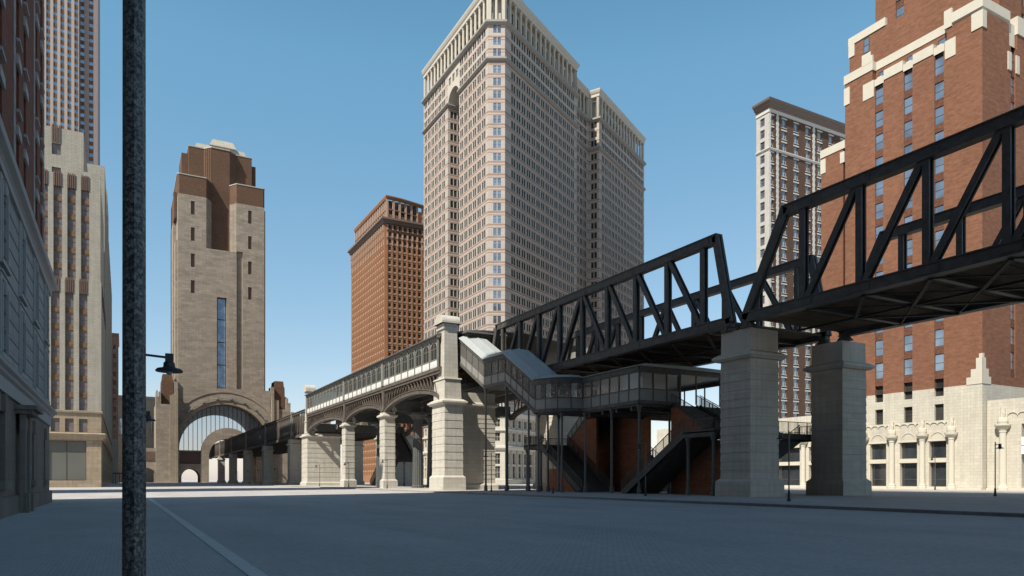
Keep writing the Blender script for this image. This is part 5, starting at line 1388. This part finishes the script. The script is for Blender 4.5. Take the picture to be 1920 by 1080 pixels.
# upper stepped tiers with cream parapets
a = MB(); p = MB()
a.box(X1, 150, 77.5, 82.1, 56.9, 57.0, 'brickred')
p.sweep([(120, 82.1), (X1, 82.1), (X1, 77.5)], [(-.4, 56.5), (.12, 56.5), (.12, 57.8), (-.4, 57.8)], 'creamplain'); p.box(X1 - .1, X1 + .3, 81.2, 82.2, 53.8, 56.2, 'creamplain'); p.box(X1 - .09, X1 + .1, 77.6, 78.4, 54.2, 56.0, 'creamplain')
X2 = X1 + .9
a.box(X2, 150, 56.9, 77.3, 64.0, 67.0, 'brickred'); a.quad([(X1, 56, 64.0), (150, 56, 64), (150, 77.5, 64), (X1, 77.5, 64)], 'creamplain')
# corner and end masses rise to full height, piers between window bays stop lower
for y0, y1, zt2 in ((56.0, 60.9, 67.0), (72.6, 77.5, 67.0)): a.box(X1 + .003, X1 + 3, y0 + .003, y1 - .003, 64.0, zt2, 'brickred')
for xx0, xx1 in ((X1 + 3, X1 + 6.8), (X1 + 9, X1 + 11.8), (X1 + 14.2, X1 + 17), (X1 + 19.4, X1 + 22)): a.box(xx0, xx1, 56.003, 58, 64.0, 67.0, 'brickred')
for y0, y1 in ((62.9, 65.8), (67.6, 70.5)): a.box(X1 + .003, X1 + .89, y0, y1, 64.0, 64.3, 'brickred'); p.box(X1 - .12, X1 + .7, y0 - .1, y1 + .1, 64.3, 65.8, 'creamplain')
for c in cy: p.box(X1 - .02, X1 + .5, c - .78, c + .78, 64.02, 65.1, 'creamplain'); p.tube((X1 + .3, c - .4, 65.2), (X1 + .3, c + .4, 65.2), .2, .2, 8, 'creamplain')
for y0, y1 in ((56.0 + 3.6, 61.1), (72.3, 74.2)): p.box(X1 - .10, X1 + .2, y0, y1, 62.6, 65.2, 'creamplain')
p.sweep([(X1, 61.0), (X1, 56.0), (X1 + 6.9, 56.0)], [(-.5, 67.0), (.14, 67.4), (.14, 68.8), (-.5, 69.0)], 'creamplain')
p.box(X1 - .13, X1 + .9, 56.0 - .13, 57.4, 64.6, 67.0, 'creamplain'); p.box(X1 - .16, X1 + .2, 60.1, 61.2, 67.0, 69.6, 'creamplain'); p.box(X1 - .16, X1 + .9, 55.85, 56.9, 69.0, 69.9, 'creamplain', .1)
p.sweep([(X2, 72.5), (X2, 61.1)], [(-.4, 67.0), (.1, 67.0), (.1, 68.3), (-.4, 68.3)], 'creamplain')
p.sweep([(125, 77.5), (X1, 77.5), (X1, 72.6), (X1 + .9, 72.6)], [(-.4, 66.9), (.14, 66.9), (.14, 68.3), (-.4, 68.3)], 'creamplain'); p.box(X1 - .13, X1 + .3, 76.6, 77.63, 63.4, 66.2, 'creamplain'); p.box(X1 - .16, X1 + .2, 72.5, 74.3, 68.2, 69.3, 'creamplain')
for i, (xx0, xx1) in enumerate(((X1 + 9, X1 + 11.8), (X1 + 14.2, X1 + 17), (X1 + 19.4, X1 + 22))): p.box(xx0 - .1, xx1 + .1, 55.86, 57, 66.2, 68.8, 'creamplain')
for c in side_c: p.box(X1 + c - 1.0, X1 + c + 1.0, 56.3, 57, 64.2, 67.6, 'creamplain'); p.box(X1 + c - 1.5, X1 + c - .62, 55.87, 56.2, 60.4, 63.0, 'creamplain'); p.box(X1 + c + .62, X1 + c + 1.5, 55.87, 56.2, 60.4, 63.0, 'creamplain')
FX2 = Face((X2, 72.5), (X2, 61.1))
for c in cy: W.add(FX2, (72.5 - c - .62, 72.5 - c + .62, 64.3, 66.4), -.05, dict(glass='winblue', frame='frame', fw=.07, trans=(.5,)))
# shoulder tier
a.box(109, 150, 58, 79.6, 67.0, 75.5, 'brickred'); p.sweep([(130, 79.6), (109, 79.6), (109, 73)], [(-.4, 75.5), (.15, 75.5), (.15, 76.8), (-.4, 76.8)], 'creamplain'); p.box(108.85, 109.3, 78.6, 79.7, 73.5, 75.5, 'creamplain'); p.box(108.85, 109.3, 75.6, 77.2, 70.5, 72.6, 'creamplain')
F3 = Face((109, 79.6), (109, 73))
for h in (75.2, 71.6): W.add(F3, (2.7, 3.7, h - 2.4, h), -.05, dict(glass='winblue', frame='frame', trans=(.5,)))
# upper shaft
F4 = Face((111, 76.2), (111, 56.9)); F5 = Face((111, 56.9), (148, 56.9)); c4 = [76.2 - y for y in (71.9, 66.1, 60.4)]
wall(a, F4, 67.0, 132, [(c - .7, c + .7, 68, 130, .5) for c in c4], 'brickred', .5); wall(a, F5, 67, 132, [(6 + 5.2 * k, 7.2 + 5.2 * k, 68, 130, .5) for k in range(5)], 'brickred', .5)
h4 = [71.0 + 3.75 * k for k in range(16)]
for c in c4: 
    for h in h4: W.add(F4, (c - .7, c + .7, h - 2.5, h), .18, dict(glass='winblue', frame='frame', trans=(.47,))); fbox(a, F4, c - .7, c + .7, h + .02, h + 1.23, -.45, -.25, 'spandrel')
for k in range(5):
    for h in h4: W.add(F5, (6 + 5.2 * k, 7.2 + 5.2 * k, h - 2.5, h), .4, dict(glass='window', frame='frame', trans=(.47,))); fbox(a, F5, 6 + 5.2 * k, 7.2 + 5.2 * k, h + .02, h + 1.23, -.45, -.25, 'spandrel')
shell(a, [(148, 56.9), (148, 76.2), (111, 76.2)], 67, 132, 'brickred', (2,)); cap(a, [(111, 56.9), (148, 56.9), (148, 76.2), (111, 76.2)], 132, 'roofdark'); a.build('upper_tiers', rt); p.build('parapets', rt)
W.done()
# annex right of the tower
an = thing('cream_annex', 'low cream terracotta wing at the right edge with tall dark shop window', 'building', (106, 40, 0))
W = Wins(an); FA_ = Face((106, 55.9), (106, 10)); a = MB(); La = lambda y: 55.9 - y
ops = [(La(51.55), La(47.2), .5, 9.1, .7), (La(43), La(38), .5, 9.1, .7), (La(34), La(29), .5, 9.1, .7)]
wall(a, FA_, 0, 12.6, ops, 'cream', .7)
for o in ops: W.add(FA_, o, .7, dict(glass='window', frame='frame', fw=.12, mull=1, trans=(.68,)))
a.quad([(106, 10, 12.6), (106, 55.9, 12.6), (130, 55.9, 12.6), (130, 10, 12.6)], 'roofdark'); a.quad([(106, 55.9, 0), (130, 55.9, 0), (130, 55.9, 12.6), (106, 55.9, 12.6)], 'cream'); a.quad([(106, 10, 0), (130, 10, 0), (130, 10, 12.6), (106, 10, 12.6)], 'cream')
a.build('walls', an)
a = MB()
for k in range(14):
    c = 3.3 + k * 1.25
    for j in range(6):
        r = .62; t0 = math.pi * j / 6; t1 = math.pi * (j + 1) / 6
        q0 = (c - r * math.cos(t0), 10.2 + r * .8 * math.sin(t0)); q1 = (c - r * math.cos(t1), 10.2 + r * .8 * math.sin(t1))
        a.raw([FA_.at(q0[0], q0[1], .003), FA_.at(q1[0], q1[1], .003), FA_.at(q1[0], q1[1], .14), FA_.at(q0[0], q0[1], .14), FA_.at(q0[0], q0[1] + .16, .003), FA_.at(q1[0], q1[1] + .16, .003), FA_.at(q1[0], q1[1] + .16, .14), FA_.at(q0[0], q0[1] + .16, .14)], MB.HX, 'creamplain')
for o in ops[:2]:
    c = (o[0] + o[1]) / 2
    for j in range(12):
        r = 1.7; t0 = math.pi * j / 12; t1 = math.pi * (j + 1) / 12; q0 = (c - r * math.cos(t0), 9.3 + r * .75 * math.sin(t0)); q1 = (c - r * math.cos(t1), 9.3 + r * .75 * math.sin(t1))
        a.raw([FA_.at(q0[0], q0[1], .003), FA_.at(q1[0], q1[1], .003), FA_.at(q1[0], q1[1], .1), FA_.at(q0[0], q0[1], .1), FA_.at(q0[0], q0[1] + .1, .003), FA_.at(q1[0], q1[1] + .1, .003), FA_.at(q1[0], q1[1] + .1, .1), FA_.at(q0[0], q0[1] + .1, .1)], MB.HX, 'creamplain')
fbox(a, FA_, 0, 45.9, -.02, .4, .003, .3, 'creamplain'); a.build('ornament', an)
b = MB(); x, y = 105.65, 53.7
b.lathe(x, y, [(.1, .68), (.5, .68), (.6, .55), (.95, .45), (8.0, .42), (8.1, .5), (8.25, .46), (8.5, .6), (8.95, 1.0), (9.15, 1.0), (9.2, .6), (9.5, .68), (9.9, .6), (10.1, .35), (11.2, .3), (11.4, .3)], 14, 'creamplain', .04)
for t in range(4): b.lathe(x + .42 * math.cos(t * 1.57 + .78), y + .42 * math.sin(t * 1.57 + .78), [(9.8, .12), (10.7, .12), (10.8, .05)], 6, 'creamplain')
b.build('engaged_column', an)
sg = MB(); sg.box(105.55, 105.7, 50.6, 51.35, 5.0, 7.3, 'sign'); sg.box(105.52, 105.549, 50.6, 51.35, 6.1, 6.16, 'frame'); sg.build('notice_panel', an)
W.done()

# ================================================================== light, sky, camera
sun_v = Vector((-1, -.42, 1.2)).normalized()
el = math.asin(sun_v.z); az = math.atan2(sun_v.x, sun_v.y)
w = bpy.data.worlds.new('World'); S.world = w; w.use_nodes = True; nt = w.node_tree
sky = nt.nodes.new('ShaderNodeTexSky'); sky.sky_type = 'NISHITA'; sky.sun_disc = False
sky.sun_elevation = el; sky.sun_rotation = az; sky.air_density = 1.0; sky.dust_density = 0.5; sky.ozone_density = 3.0; sky.altitude = 50
bg = nt.nodes['Background']; bg.inputs['Strength'].default_value = .10
blend = mixc(nt, 1.0, mixc(nt, 1.0, sky.outputs[0], (1.0, .69, .53), 'MULTIPLY'), (.0, 1.0, 1.0), 'ADD'); nt.nodes[-1].inputs[7].default_value = (0, 1.08, 1.90, 1)
tcw = nd(nt, 'ShaderNodeTexCoord'); spw = nd(nt, 'ShaderNodeSeparateXYZ'); nt.links.new(tcw.outputs['Generated'], spw.inputs[0])
blend = mixc(nt, 1.0, blend, ramp(nt, spw.outputs['Z'], (1, 1, 1), (.28, .30, .36), .50, .92), 'MULTIPLY')
nt.links.new(blend, bg.inputs['Color'])
sl = bpy.data.lights.new('sun', 'SUN'); sl.energy = 4.2; sl.angle = math.radians(.5); sl.color = (1, .93, .82)
so_ = bpy.data.objects.new('sun', sl); COL.objects.link(so_); so_.rotation_euler = (-sun_v).to_track_quat('-Z', 'Y').to_euler()
cd = bpy.data.cameras.new('camera'); cam = bpy.data.objects.new('camera', cd); COL.objects.link(cam)
cam.location = CAM; cam.rotation_euler = (math.radians(90), 0, -TH); cd.sensor_width = 36; cd.lens = 1340 / 1920 * 36
cd.shift_y = (899 - 540) / 1920; cd.clip_end = 8000; cd.clip_start = .1
S.camera = cam
S.view_settings.view_transform = 'Standard'; S.view_settings.look = 'None'; S.view_settings.gamma = 1; S.view_settings.exposure = .75
S.render.resolution_x = 1024; S.render.resolution_y = 576
